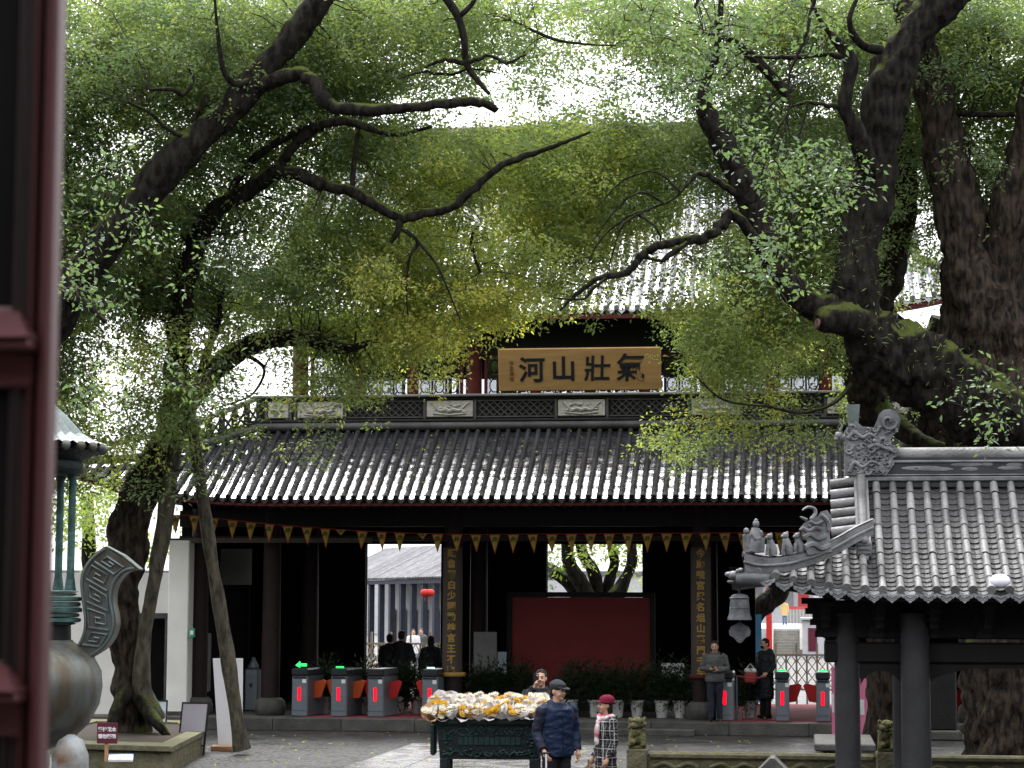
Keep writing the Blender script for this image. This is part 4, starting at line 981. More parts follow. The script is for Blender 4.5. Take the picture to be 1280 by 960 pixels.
far_tree('garden_tree', 'fresh green bushy tree showing under the gate corner eave',
         [[(118, 800, 62, .3), (112, 700, 62, .22), (110, 620, 62, .15)]], [(112, 622, 24, 18, 40), (108, 660, 22, 16, 18), (190, 690, 30, 14, 16)], 60, (.4, .7))


# fallen leaves on the gate roof, the pavilion roof and the court
def fallen(name, pts, parent=None):
    n = len(pts); p = np.array(pts); d = rng.normal(size=(n, 3)); d[:, 2] *= .15
    return leaf_object(name, parent, p, d, rng.uniform(.05, .09, n), rng.uniform(.025, .04, n), rng.uniform(.5, 1.0, n), 'camphor_leaf')
pts = []
for k in range(260):
    d_ = random.uniform(-8.5, 6.5); s_ = random.random()*lowtop(d_); p = low(d_, s_); pts.append((p.x, p.y, p.z+.07))
fallen('fallen_leaves', pts, lower)['kind'] = 'stuff'
pts = [(random.uniform(-16, 4), random.uniform(18, 45), .016) for k in range(900)]
tag(fallen('fallen_leaves', pts), 'yellowed camphor leaves scattered on the wet court paving', 'leaves', kind='stuff')
# ------------------------------------------------------------------ small pavilion with the flying corner
PYE, PYR = 25.0, 26.9
pcx0 = onY(912, 720, PYE).x; prx0 = onY(1060, 580, PYR).x; PRL = 3.6; PRX1 = prx0+PRL
pav = thing('pavilion', 'small grey tiled pavilion with upturned corner, ridge beasts and dark columns', 'pavilion')
PZE = onY(1150, 741, PYE).z; PZT = onY(1150, 600, PYR).z
PXF = prx0+0.05                      # where the straight part of the front slope begins
def pf(x, s):
    """front slope: x along the eave, s = 0 eave .. 1 ridge"""
    a = max(0.0, (PXF+0.25-x)/(PXF+0.25-pcx0)); lift = .27*a**1.7; push = .20*a**2; k = 1-s
    return Vector((x, PYE+(PYR-PYE)*s-push*k, PZE+(PZT-PZE)*(.62*s+.38*s*s)+lift*k))
def ptop(x):
    return 1.0 if x >= PXF else max(.03, .62*(x-pcx0)/(PXF-pcx0))
proof = link('roof', None, pav)
def px_at(pxx, py=735): return onY(pxx, py, PYE).x
pitch = (px_at(1262)-px_at(1081))/8; x0 = px_at(1081)
rows_x = [x0+k*pitch for k in range(-6, 20)]
tile_me = None
for x in rows_x:
    if x < pcx0+.05 or x > PRX1+1.2: continue
    st = ptop(x) if x <= PRX1 else max(.05, .62*(1-(x-PRX1)/1.3)); path = [pf(x, st*(1-k/16))+Vector((0, 0, .035)) for k in range(17)]
    n = max(1, int(round(8.5*st)))
    for k in range(n):                     # every cover tile is a piece of its own
        sub = [pf(x, st*(1-(k+q/3)/n))+Vector((0, 0, .035)) for q in range(4)]
        mb = MB(); barrel(mb, sub, .046*random.uniform(.94, 1.05), 1, k == n-1, seg=8); mb.build('cover_tile', 'pav_tile', proof, True)
for k in range(len(rows_x)-1):
    x = (rows_x[k]+rows_x[k+1])/2
    if x < pcx0+.02 or x > PRX1+1.2: continue
    st = ptop(x) if x <= PRX1 else max(.05, .62*(1-(x-PRX1)/1.3)); path = [pf(x, st*(1-q/16)) for q in range(17)]
    mb = MB(); pan(mb, path, pitch*.92, max(2, int(22*st)), .035, drip=0, lip=.012); mb.build('pan_tile_row', 'pav_pan', proof)
    mb = MB(); pan(mb, [pf(x, .05), pf(x, 0)-Vector((0, .012, .003))], pitch*.95, 1, .035, drip=.085); d_ = mb.build('drip_tile', 'pav_drip', proof); e_ = pf(x, 0)+Vector((0, -.045, -.055))
    rb = MB()
    for q in range(5): rb.ball(e_+Vector(((q-2)*.024, .004*abs(q-2), .012*abs(q-2)-.004)), (.012, .008, .012), 7, 5)
    rb.tube([e_+Vector((u*.075, 0, .03*abs(u)-.034+.02*u*u)) for u in (-1, -.6, -.2, 0, .2, .6, 1)], .006, 5); rb.build('drip_relief', 'pav_clay', d_, True)['kind'] = 'stuff'
xsr = [pcx0+(PRX1+1.25-pcx0)*k/40 for k in range(41)]
dk = MB(); dk.grid([[pf(x, (ptop(x) if x <= PRX1 else max(.03, .62*(1-(x-PRX1)/1.3)))*q/6)-Vector((0, -.02, .045)) for x in xsr] for q in range(7)])
dk.grid([[pf(x, 0)-Vector((0, -.03, .045)) for x in xsr], [pf(x, 0)-Vector((0, -.03, .10)) for x in xsr], [pf(x, 0)+Vector((0, 1.0, -.03)) for x in xsr]])
dk.grid([[Vector((p.x, 2*PYR-p.y, p.z)) for p in (pf(x, (ptop(x) if x <= PRX1 else .3)*q/6) for x in xsr)] for q in range(7)])
dk.build('roof_boards', 'dark_wood', proof)
# side slope under the gable
ss = MB(); rows = []
for q in range(6):
    t = q/5; p = pf(pcx0+(PXF-pcx0)*t, ptop(pcx0+(PXF-pcx0)*t)); rows.append([Vector((p.x, p.y+(2*PYR-2*p.y)*k/4, p.z-.25*(1-t)*min(1, k, 4-k))) for k in range(5)])
ss.grid(rows).build('side_slope', 'pav_pan', proof)
# gable with its row of edge tiles
gt = [pf(PXF+.001, .5+.5*k/8) for k in range(9)]
poly = [(p.y, p.z) for p in gt]+[(2*PYR-p.y, p.z) for p in reversed(gt[:-1])]
MB().prism(poly, lambda a, b, t: (t, a, b), PXF-.0, PXF+.08).build('gable_wall', 'pav_ridge_dark', proof)
for k in range(6):
    p = pf(PXF, .56+.44*(k+.35)/6); a_ = p+Vector((-.27, -.03, .03)); b_ = p+Vector((.02, -.03, .07))
    MB().tube([a_, b_], [.062, .056], 10).build('edge_tile', 'pav_tile', proof, True)
MB().grid([[pf(PXF, .5+.5*k/8)+Vector((-.25, .0, -.03)) for k in range(9)], [pf(PXF, .5+.5*k/8)+Vector((0.02, .0, .02)) for k in range(9)]]).build('edge_bed', 'pav_pan', proof)
# descending ridge and its end block
dr = [pf(PXF+.10, .42+.58*k/10)+Vector((0, -.02, .13)) for k in range(11)]
MB().tube(dr, .058, 10, wob=.08).build('descending_ridge', 'pav_tile', proof, True)
lo = MB(); lo.grid([[p+Vector((sx, 0, -.16)) for p in dr] for sx in (-.09, -.088)]); 
for sx in (-.085, .085): lo.grid([[p+Vector((sx, 0, -.17)) for p in dr], [p+Vector((sx, 0, .0)) for p in dr]])
lo.grid([[p+Vector((-.085, 0, 0)) for p in dr], [p+Vector((.085, 0, 0)) for p in dr]])
lo.build('ridge_bed', 'pav_clay', proof)
e = dr[0]; eb = MB(); eb.bevbox((e.x-.09, e.y-.12, e.z-.17), (e.x+.09, e.y+.05, e.z+.02), .02)
for k in range(3): eb.box((e.x-.075+.0*k, e.y-.135, e.z-.13+.05*k), (e.x+.075, e.y-.118, e.z-.105+.05*k))
eb.ball((e.x, e.y-.13, e.z+.03), (.05, .04, .05), 10, 6); eb.tube([(e.x-.05, e.y-.1, e.z-.19), (e.x+.05, e.y-.1, e.z-.19)], .045, 8)
eb.build('ridge_end_block', 'pav_clay', proof, True)
# main ridge
zr0 = pf(2, 1).z
MB().bevbox((prx0+.05, PYR-.10, zr0-.1), (PRX1, PYR+.10, zr0+.28), .01).build('main_ridge', 'pav_ridge_dark', proof)
for z0_, z1_, h in ((zr0-.02, zr0+.035, .135), (zr0+.045, zr0+.065, .118)):
    MB().bevbox((prx0+.06, PYR-h, z0_), (PRX1, PYR+h, z1_), .01).build('ridge_moulding', 'pav_clay', proof)
MB().tube([(prx0+.1, PYR, zr0+.30), (PRX1, PYR, zr0+.30)], [.10, .10], 14).build('ridge_roll', 'pav_tile', proof, True)
MB().bevbox((prx0+.06, PYR-.12, zr0+.205), (PRX1, PYR+.12, zr0+.235), .008).build('ridge_moulding', 'pav_clay', proof)
pt_ = MB()
for k in range(9):
    c = onY(1118+random.uniform(0, 160), 583+random.uniform(-3, 4), PYR-.103); pt_.ball(c, (random.uniform(.06, .22), .004, .025), 10, 5)
pt_.build('lime_patch', 'pav_clay', proof)['kind'] = 'stuff'

# ridge-end dragon ornament
orn = link('ridge_dragon', None, pav)
ol = [(1056, 594), (1056, 538), (1063, 533), (1070, 526), (1078, 533), (1092, 534), (1097, 524), (1099, 517), (1105, 512), (1113, 511), (1121, 515), (1126, 524), (1124, 535), (1117, 543), (1113, 550), (1116, 556), (1124, 562), (1124, 569), (1116, 573), (1118, 580), (1112, 588), (1108, 594)]
YO = PYR-.13
def OP(px, py, dy=0.0): return onY(px, py, YO)+Vector((0, dy, 0))
MB().prism(ol, lambda a, b, t: OP(a, b, t), 0, .26).build('body', 'pav_clay', orn)
rl = MB()
spi = [(1111+(12-.95*k)*math.cos(k*.62)*.95, 527+(12-.95*k)*math.sin(k*.62)) for k in range(12)]
rl.tube([OP(a, b, -.015) for a, b in spi], [.028-.001*k for k in range(12)], 7)
def inside_(px, py):
    c = False; n_ = len(ol)
    for a in range(n_):
        (x1, y1), (x2, y2) = ol[a], ol[a-1]
        if (y1 > py) != (y2 > py) and px < (x2-x1)*(py-y1)/(y2-y1)+x1: c = not c
    return c
def curl(cx, cy, r0, a0, turn, dy, th):
    pts = []
    for q in range(9):
        rr = r0*(1-.085*q); a = a0+turn*q*.55; pts.append(OP(cx+rr*math.cos(a), cy+rr*math.sin(a), dy-.012*math.sin(q*.4)))
    return pts
for k in range(400):
    if k > 330: break
    cx, cy = random.uniform(1058, 1122), random.uniform(535, 592)
    if not (inside_(cx-4, cy) and inside_(cx+4, cy) and inside_(cx, cy-4)): continue
    if k % 4: continue
    th = random.uniform(.012, .024); rl.tube(curl(cx, cy, random.uniform(2.5, 6.5), random.uniform(0, 6.28), random.choice((-1, 1)), -.008, th), [th*(1-.07*q) for q in range(9)], 6)
for pts in ([(1060, 548), (1068, 541), (1078, 547), (1087, 543), (1096, 548)], [(1085, 560), (1095, 556), (1106, 560), (1120, 566)], [(1062, 590), (1068, 578), (1078, 584), (1090, 577), (1104, 584)]):
    rl.tube(crom([tuple(OP(a, b, -.02)) for a, b in pts], 4), [.026]*3+[.024]*(4*(len(pts)-1)-4)+[.012]*2, 7)
rl.ball(OP(1093, 551, -.02), .03, 8, 6)
for k in range(26): rl.ball(OP(random.uniform(1060, 1114), random.uniform(540, 590), -.004), (random.uniform(.02, .045), .022, random.uniform(.015, .03)), 8, 5)
rl.build('relief', 'pav_clay', orn, True)['kind'] = 'stuff'
sw = MB()
for k in range(6):
    a0_ = 1060+k*2.6; b0_ = 1062.5+k*1.6
    sw.tube([OP(b0_, 533, .06), OP((a0_+b0_)/2, 519, .05), OP(a0_, 505, .04)], [.022, .024, .02], 6)
sw.bevbox(tuple(OP(1061, 534, .02)), tuple(OP(1073, 529, .13)), .01); sw.build('sword_hilt', 'bronze_top', orn, True)
bs = MB(); bs.ball(OP(1049, 544, .1), (.055, .05, .05), 10, 7); bs.ball(OP(1046, 548, .09), (.035, .03, .03), 8, 6); bs.tube([OP(1050, 538, .1), OP(1053, 531, .1), OP(1049, 525, .1)], [.02, .015, .005], 6)
bs.tube([OP(1050, 546, .1), OP(1060, 548, .1)], .045, 8); bs.build('small_beast', 'pav_clay', orn, True)

# hip ridge sweeping out to the flying corner, with its riders
hip = link('hip_ridge', None, pav)
hpx = [(1092, 652), (1070, 662), (1045, 676), (1018, 688), (990, 696), (965, 699), (945, 697), (930, 692)]
def hY(px): return PYE-.18+max(0, (px-930)/162)*.95
H = [onY(a, b, hY(a)) for a, b in hpx]
MB().tube(crom([tuple(p) for p in H], 4), .042, 8).build('cap_roll', 'pav_tile', hip, True)
lowpx = [(1092, 668), (1070, 679), (1045, 693), (1018, 705), (990, 713), (965, 716), (945, 717), (931, 714)]
Hl = crom([tuple(onY(a, b, hY(a))) for a, b in lowpx], 4); Hu = crom([tuple(p) for p in H], 4); wb = MB()
for dy in (-.07, .07): wb.grid([[Vector(a)+Vector((0, dy, 0)) for a in Hl], [Vector(b)+Vector((0, dy, 0)) for b in Hu]])
wb.grid([[Vector(Hl[-1])+Vector((-.004, -.07, -.08)), Vector(Hl[-1])+Vector((-.004, .07, -.08))], [Vector(Hu[-1])+Vector((-.02, -.07, .02)), Vector(Hu[-1])+Vector((-.02, .07, .02))]])
wb.grid([[Vector(a)+Vector((0, -.07, .03)) for a in Hu], [Vector(a)+Vector((0, .07, .03)) for a in Hu]])
wb.build('ridge_band', 'pav_clay', hip)
MB().tube([Vector(a).lerp(Vector(b), .55)+Vector((0, -.08, 0)) for a, b in zip(Hl, Hu)], .016, 6).build('band_moulding', 'pav_tile', hip, True)
def HB(px, py, dy=0.0): return onY(px, py, hY(px))+Vector((0, dy, 0))
# the rider at the tip, three seated beasts, the horned dragon head
f = MB()
f.tube([HB(941, 690), HB(942, 680), HB(944, 670), HB(945, 660)], [.10, .10, .075, .05], 10, wob=.2); f.ball(HB(945, 655), (.038, .036, .045), 10, 7); f.ball(HB(945, 650.5), .022, 8, 5)
f.ball(HB(933, 664), (.035, .03, .04), 8, 6); f.tube([HB(932, 668), HB(934, 678), HB(936, 690)], [.035, .05, .06], 8); f.ball(HB(951, 668), (.03, .04, .05), 8, 6); f.tube([HB(951, 672), HB(949, 690)], [.05, .06], 8)
f.tube([HB(940, 668, -.06), HB(944, 674, -.09), HB(950, 672, -.06)], .022, 6); f.build('rider', 'pav_clay', hip, True)
for px_, hgt in ((963, 26), (983, 28), (998, 24)):
    f = MB(); b = 694 if px_ < 990 else 691
    f.tube([HB(px_+3, b), HB(px_+2, b-hgt*.3), HB(px_, b-hgt*.6), HB(px_-1, b-hgt*.75)], [.055, .06, .045, .035], 9, wob=.2)
    f.ball(HB(px_-1.5, b-hgt*.88), (.04, .035, .038), 9, 7); f.ball(HB(px_-5, b-hgt*.84), (.022, .02, .018), 7, 5)
    f.tube([HB(px_-3, b-hgt*.5, -.03), HB(px_-4, b-hgt*.2, -.04), HB(px_-4, b, -.04)], [.022, .02, .022], 6); f.tube([HB(px_+5, b-2), HB(px_+7, b-hgt*.3)], [.03, .015], 6)
    f.ball(HB(px_+1, b-hgt*.98), (.018, .018, .025), 6, 5); f.build('ridge_beast', 'pav_clay', hip, True)
f = MB(); ol2 = [(1010, 694), (1006, 684), (1009, 676), (1004, 670), (1001, 662), (1004, 655), (1012, 650), (1022, 646), (1026, 640), (1034, 638), (1039, 645), (1040, 656), (1037, 668), (1038, 680), (1041, 690)]
f.prism(ol2, lambda a, b, t: HB(a, b, t), -.10, .10)
for pts, rr in (([(1002, 660), (1010, 664), (1018, 660), (1026, 662)], .028), ([(1004, 672), (1012, 668), (1022, 674), (1032, 670)], .03), ([(1006, 684), (1016, 680), (1026, 686), (1036, 682)], .034), ([(1026, 644), (1034, 652), (1036, 664)], .03), ([(1012, 652), (1019, 656), (1028, 652)], .026)):
    for dy in (-.1, .1): f.tube(crom([tuple(HB(a, b, dy)) for a, b in pts], 3), rr, 6)
f.ball(HB(1012, 658, -.1), .026, 8, 6); f.ball(HB(1003, 662, -.05), (.04, .04, .022), 8, 6)
for dy in (-.06, .03): f.tube(crom([tuple(HB(a, b, dy)) for a, b in [(1014, 650), (1019, 643), (1018, 636), (1010, 634), (1003, 638)]], 3), [.03-.0018*k for k in range(13)], 7)
f.tube([HB(1008, 650, -.03), HB(1002, 647, -.03), HB(1000, 646, -.03)], [.022, .016, .006], 6)
f.build('horned_dragon', 'pav_clay', hip, True)
# dragon-head beam end under the tip
f = MB(); f.tube([HB(960, 724), HB(945, 724), HB(930, 723), HB(920, 722)], [.09, .10, .085, .07], 10, wob=.15)
f.ball(HB(917, 719), (.075, .07, .05), 10, 7); f.ball(HB(911, 718), (.05, .055, .03), 9, 6); f.ball(HB(914, 727), (.05, .05, .022), 9, 6); f.ball(HB(922, 714, -.06), .024, 8, 6); f.ball(HB(926, 713), (.04, .06, .03), 8, 6)
f.build('dragon_head_beam', 'pav_clay', hip, True)

# columns, beams and brackets
for (px_, yy, rr) in ((1059.5, 25.95, .15), (1145, 25.75, .172), (1132, 27.9, .16), (1420, 25.95, .15)):
    p = onY(px_, 900, yy); MB().lathe([(rr*1.02, -.0), (rr, 1.2), (rr*.96, 2.6)], (p.x, p.y, 0), 24).build('column', 'pav_column', pav, True)
xb0 = onY(1030, 800, 25.95).x
for z0_, z1_, y in ((2.30, 2.75, 25.95), (2.02, 2.26, 25.95), (2.30, 2.75, 27.9)):
    MB().bevbox((xb0, y-.10, z0_), (PRX1+.6, y+.10, z1_), .02).build('tie_beam', 'dark_wood', pav)
MB().bevbox((xb0-.02, 26.06, 2.30), (xb0+.2, 27.8, 2.75), .02).build('tie_beam', 'dark_wood', pav)
MB().box((xb0, 25.6, 2.76), (PRX1+.6, 28.2, 2.80)).build('ceiling_board', 'dark_wood', pav)
vl = MB(); xa = onY(1075, 830, 25.95).x; xe = onY(1127, 830, 25.9).x; n_ = 12
vl.grid([[(xa+(xe-xa)*k/n_, 25.9, 2.03) for k in range(n_+1)], [(xa+(xe-xa)*k/n_, 25.9, 1.76+.17*math.sin(math.pi*k/n_)**.7) for k in range(n_+1)]]); vl.build('curved_apron', 'dark_wood', pav)
xa = onY(1160, 830, 25.9).x; vl = MB(); vl.grid([[(xa+(3.4)*k/20, 25.9, 2.03) for k in range(21)], [(xa+3.4*k/20, 25.9, 1.80+.16*min(1, k/3)**.6) for k in range(21)]]); vl.build('curved_apron', 'dark_wood', pav)
def bracket(cx, cy):
    b = MB()
    for k, (w, z) in enumerate(((.20, 2.74), (.15, 2.68), (.17, 2.62), (.11, 2.56), (.13, 2.49), (.08, 2.42), (.09, 2.35))):
        b.cbox((cx-w*.4, cy, z), (w, .06+.03*(k % 2), .036))
    for k in range(3): b.cbox((cx, cy-.12-.12*k, 2.46+.09*k), (.05, .09, .035)); b.cbox((cx, cy-.16-.13*k, 2.52+.09*k), (.085, .05, .025))
    return b.build('bracket_set', 'dark_wood', pav)
xq = xb0+.02; bracket(xq, 25.93)
for k in range(1, 6): bracket(xq+.62*k, 25.82)
lb = MB()
for a, b_ in (((1040, 812), (1035, 806)), ((1036, 806), (1033, 800)), ((1034, 803), (1034, 811)), ((1040, 818), (1036, 815))):
    lb.tube([onY(1048, a[1], 25.95), onY(*a, 25.95), onY(*b_, 25.95)], [.07, .055, .035], 8)
lb.build('carved_bracket', 'dark_wood', pav, True)

# wind bell on the corner
bell = thing('wind_bell', 'weathered bronze wind bell with cloud shaped clapper under the roof corner', 'bell')
c = onY(924.5, 757, PYE-.15); sc = 1/108.5
bell.location = c
pr = [(.025, .135), (.06, .13), (.092, .115), (.105, .09), (.112, .0), (.118, -.09), (.135, -.13), (.142, -.16), (.13, -.165), (.112, -.12)]
MB().lathe(pr, n=20).build('body', 'bell_metal', bell, True)
for z in (.085, -.03, -.10): MB().lathe([(.11, z-.008), (.12, z), (.11, z+.008)], n=20).build('band', 'bell_metal', bell, True)
MB().tube([(0, 0, .13), (0, 0, .22)], .012, 6).build('hook', 'black_metal', bell)
MB().tube([(0, 0, .05), (0, 0, -.21)], .006, 6).build('rod', 'black_metal', bell)
cl = MB(); pol = [(0, -.18), (.06, -.22), (.10, -.24), (.125, -.29), (.115, -.34), (.07, -.36), (.03, -.41), (0, -.425), (-.03, -.41), (-.07, -.36), (-.115, -.34), (-.125, -.29), (-.10, -.24), (-.06, -.22)]
cl.prism(pol, lambda a, b, t: (a, t, b), -.01, .01); cl.build('clapper_plate', 'bell_metal', bell)

wb_ = thing('plastic_ball', 'white plastic ball lodged between tile rows on the pavilion roof', 'ball', onY(1250, 731, PYE+.08))
MB().ball((0, 0, .04), (.115, .10, .085), 18, 12).build('ball', 'plastic_white', wb_, True)

# ------------------------------------------------------------------ stone balustrade with lion posts
YBAL = 29.6
bal = thing('stone_balustrade', 'mossy stone balustrade with carved panels behind the small pavilion', 'balustrade')
post_px = (797, 1108); px1 = onY(797, 940, YBAL).x; px2 = onY(1108, 940, YBAL).x; step = px2-px1
xs_ = [px1, px2, px2+step]
zt = onY(797, 939, YBAL).z
for k, x in enumerate(xs_):
    if k < 2:
        a_, b_ = x+.145, xs_[k+1]-.145
        MB().bevbox((a_, YBAL-.10, zt-.10), (b_, YBAL+.10, zt), .03).build('top_rail', 'mossy_stone', bal)
        MB().box((a_, YBAL-.06, .05), (b_, YBAL+.06, zt-.10)).build('panel', 'mossy_stone', bal)
        MB().bevbox((a_, YBAL-.11, 0), (b_, YBAL+.11, .05), .01).build('base_rail', 'mossy_stone', bal)
        cv = MB()
        for q in range(4):
            cx = a_+(b_-a_)*(q+.5)/4
            cv.tube(crom([(cx-.3, YBAL-.07, zt-.2), (cx-.15, YBAL-.075, zt-.15), (cx, YBAL-.07, zt-.21), (cx+.15, YBAL-.075, zt-.15), (cx+.3, YBAL-.07, zt-.2)], 4), .028, 6)
            for w in range(5): cv.ball((cx-.28+.14*w, YBAL-.065, zt-.26+random.uniform(-.02, .02)), (.05, .02, .03), 7, 5)
        cv.build('carving', 'mossy_stone', bal, True)
    pst = MB().bevbox((x-.14, YBAL-.14, 0), (x+.14, YBAL+.14, zt+.04), .02).build('post', 'mossy_stone', bal)
    if k < 2:
        li = MB(); z = zt+.04; y = YBAL
        li.bevbox((x-.12, y-.12, z), (x+.12, y+.12, z+.04), .015)
        li.ball((x+.01, y+.02, z+.13), (.115, .12, .11), 12, 8); li.ball((x-.02, y-.02, z+.22), (.095, .10, .09), 12, 8)
        li.ball((x+.005, y-.03, z+.335), (.10, .10, .085), 12, 8); li.ball((x-.05, y-.10, z+.31), (.055, .05, .045), 9, 6)
        for sg in (-1, 1): li.tube([(x+sg*.07, y-.06, z+.2), (x+sg*.085, y-.10, z+.1), (x+sg*.085, y-.11, z+.04)], [.045, .035, .045], 8); li.ball((x+sg*.075, y-.02, z+.38), (.03, .03, .025), 7, 5)
        for q in range(26):
            a = random.uniform(0, 6.28); li.ball((x+.105*math.cos(a), y-.01+.105*math.sin(a), z+random.uniform(.24, .40)), random.uniform(.018, .03), 6, 5)
        li.ball((x-.05, y-.12, z+.09), .045, 8, 6); li.build('lion', 'lion_moss', pst, True)

# small stone lantern roof poking into the bottom of the picture
sl_ = thing('stone_lantern', 'grey stone lantern with a peaked cap in front of the mossy balustrade', 'lantern')
p = onY(966, 946, 21.5); z = p.z; x, y = p.x, p.y
MB().add([(x-.24, y-.24, z-.22), (x+.24, y-.24, z-.22), (x+.24, y+.24, z-.22), (x-.24, y+.24, z-.22), (x-.02, y-.24, z), (x+.02, y-.24, z), (x+.02, y+.24, z), (x-.02, y+.24, z)], [(0, 1, 5, 4), (1, 2, 6, 5), (2, 3, 7, 6), (3, 0, 4, 7), (4, 5, 6, 7), (3, 2, 1, 0)]).build('cap', 'grey_stone', sl_)
MB().bevbox((x-.14, y-.14, z-.52), (x+.14, y+.14, z-.22), .02).build('fire_box', 'grey_stone', sl_)
MB().lathe([(.09, 0.1), (.07, z-.6), (.12, z-.52)], (x, y, 0), 12).build('shaft', 'grey_stone', sl_); MB().lathe([(.2, 0), (.2, .06), (.12, .12)], (x, y, 0), 12).build('base', 'grey_stone', sl_)

# ------------------------------------------------------------------ great bronze censer on the near side
DC = 20.0
cen = thing('bronze_censer', 'great round bronze censer with S curved handle beside the red door', 'censer')
cc = at(38, 860, DC); cx, cy = cc.x, cc.y; mpp = DC/FPX*1.012
def cz(py): return at(38, py, DC).z
MB().lathe([(.12, cz(940)), (.38, cz(925)), (.54, cz(905)), (.635, cz(880)), (.66, cz(858)), (.645, cz(838)), (.58, cz(822)), (.46, cz(808)), (.39, cz(803)), (.375, cz(800))], (cx, cy, 0), 40).build('belly', 'bronze', cen, True)
MB().lathe([(.36, cz(803)), (.355, cz(780))], (cx, cy, 0), 32).build('neck', 'black_metal', cen, True)
ring = MB()
for a_, b_, r_ in ((781, 778, .40), (778, 772, .445), (771.5, 766, .43), (765.5, 759, .455), (758.5, 752, .44), (751.5, 745, .45), (744.5, 741, .40), (740.5, 738, .42)):
    ring.lathe([(r_-.03, cz(a_)), (r_, cz(a_)+.008), (r_, cz(b_)-.008), (r_-.03, cz(b_))], (cx, cy, 0), 28)
ring.build('gallery_ring', 'verdigris', cen, True)
for k in range(6):
    a = R(8+60*k); q = (cx+.345*math.cos(a), cy+.345*math.sin(a))
    MB().lathe([(.055, cz(738)), (.045, cz(728)), (.036, cz(720)), (.034, cz(600)), (.05, cz(592)), (.05, cz(585))], (q[0], q[1], 0), 10).build('lid_post', 'verdigris', cen, True)
MB().lathe([(.40, cz(592)), (.43, cz(588)), (.43, cz(576)), (.40, cz(572))], (cx, cy, 0), 28).build('lid_beam', 'burner_bronze', cen, True)
lr = MB(); n_ = 48; rowsr = []
for s_, rr, zz in ((0, .62, 556), (.25, .54, 553), (.5, .42, 543), (.75, .28, 522), (1, .06, 490)):
    rowsr.append([(cx+rr*math.cos(2*math.pi*j/n_)*(1+.03*math.cos(6*2*math.pi*j/n_)), cy+rr*math.sin(2*math.pi*j/n_), cz(zz)+(.03 if j % 2 and rr > .1 else 0)) for j in range(n_+1)])
lr.grid(rowsr).build('lid_roof', 'bronze_top', cen)
le = MB()
for j in range(0, n_, 2):
    a = 2*math.pi*j/n_; le.ball((cx+.62*math.cos(a), cy+.62*math.sin(a), cz(558)), (.045, .045, .05), 8, 6)
le.build('lid_tile_ends', 'bronze', cen, True)['kind'] = 'stuff'
MB().lathe([(.58, cz(562)), (.42, cz(574))], (cx, cy, 0), 28).build('lid_soffit', 'burner_bronze', cen)
# handle: a thick curved slab with a key pattern
outer = [(88, 815), (97, 806), (103, 792), (105, 775), (102, 750), (100, 728), (103, 712), (112, 698), (122, 689), (131, 683)]
inner = [(174, 712), (160, 714), (150, 722), (143, 735), (141, 752), (144, 768), (145, 782), (140, 797), (130, 810), (112, 822)]
def CP(px, py, dy=0.0): return at(px, py, DC)+Vector((.30*dy, dy, 0))
oc = crom([(a, b) for a, b in outer], 4); ic = crom([(a, b) for a, b in inner], 4)
hb = MB(); n_ = len(oc); A_ = [CP(*p) for p in oc]; B_ = [CP(*p) for p in reversed(ic)]
tv = Vector((-.02, .20, 0))
hb.grid([A_, B_]); hb.grid([[p+tv for p in A_], [p+tv for p in B_]]); hb.grid([A_, [p+tv for p in A_]]); hb.grid([B_, [p+tv for p in B_]]); hb.grid([[A_[-1], B_[-1]], [A_[-1]+tv, B_[-1]+tv]])
hb.build('handle', 'bronze', cen)
cap = MB(); o_ = Vector((0, -.004, .004)); cap.grid([[CP(131, 682.5)+o_, CP(153, 694)+o_, CP(174, 711.5)+o_], [CP(131, 682.5)+tv+o_, CP(153, 694)+tv+o_, CP(174, 711.5)+tv+o_]]); cap.build('handle_tip', 'bronze_top', cen)
key = MB()
def UVp(u, v):
    i = u*(n_-1); k = int(min(i, n_-2)); fr_ = i-k; a = A_[k].lerp(A_[k+1], fr_); b = B_[k].lerp(B_[k+1], fr_)
    return a.lerp(b, v)+Vector((-.004, -.012, 0))
for q in range(5):
    u0 = .12+q*.165; w = .125; fl = (lambda v: v) if q % 2 == 0 else (lambda v: 1-v)
    pts = [(u0, .18), (u0, .82), (u0+w, .82), (u0+w, .30), (u0+w*.35, .30), (u0+w*.35, .62), (u0+w*.66, .62), (u0+w*.66, .46)]
    key.tube([UVp(a, fl(b)) for a, b in pts], .011, 6)
for v in (.07, .93): key.tube([UVp(.03+.94*k/20, v) for k in range(21)], .012, 6)
key.build('key_pattern', 'bronze_top', cen, True)
for (px_, dd) in ((88, -.45), (10, -.3), (40, .5)):
    q = at(px_, 945, DC+dd); MB().lathe([(.10, 0), (.12, .05), (.085, .15), (.09, .6), (.13, .95), (.17, 1.15), (.165, 1.32), (.11, 1.45), (.03, 1.5)], (q.x, q.y, 0), 18).build('leg', 'bronze_rust', cen, True)

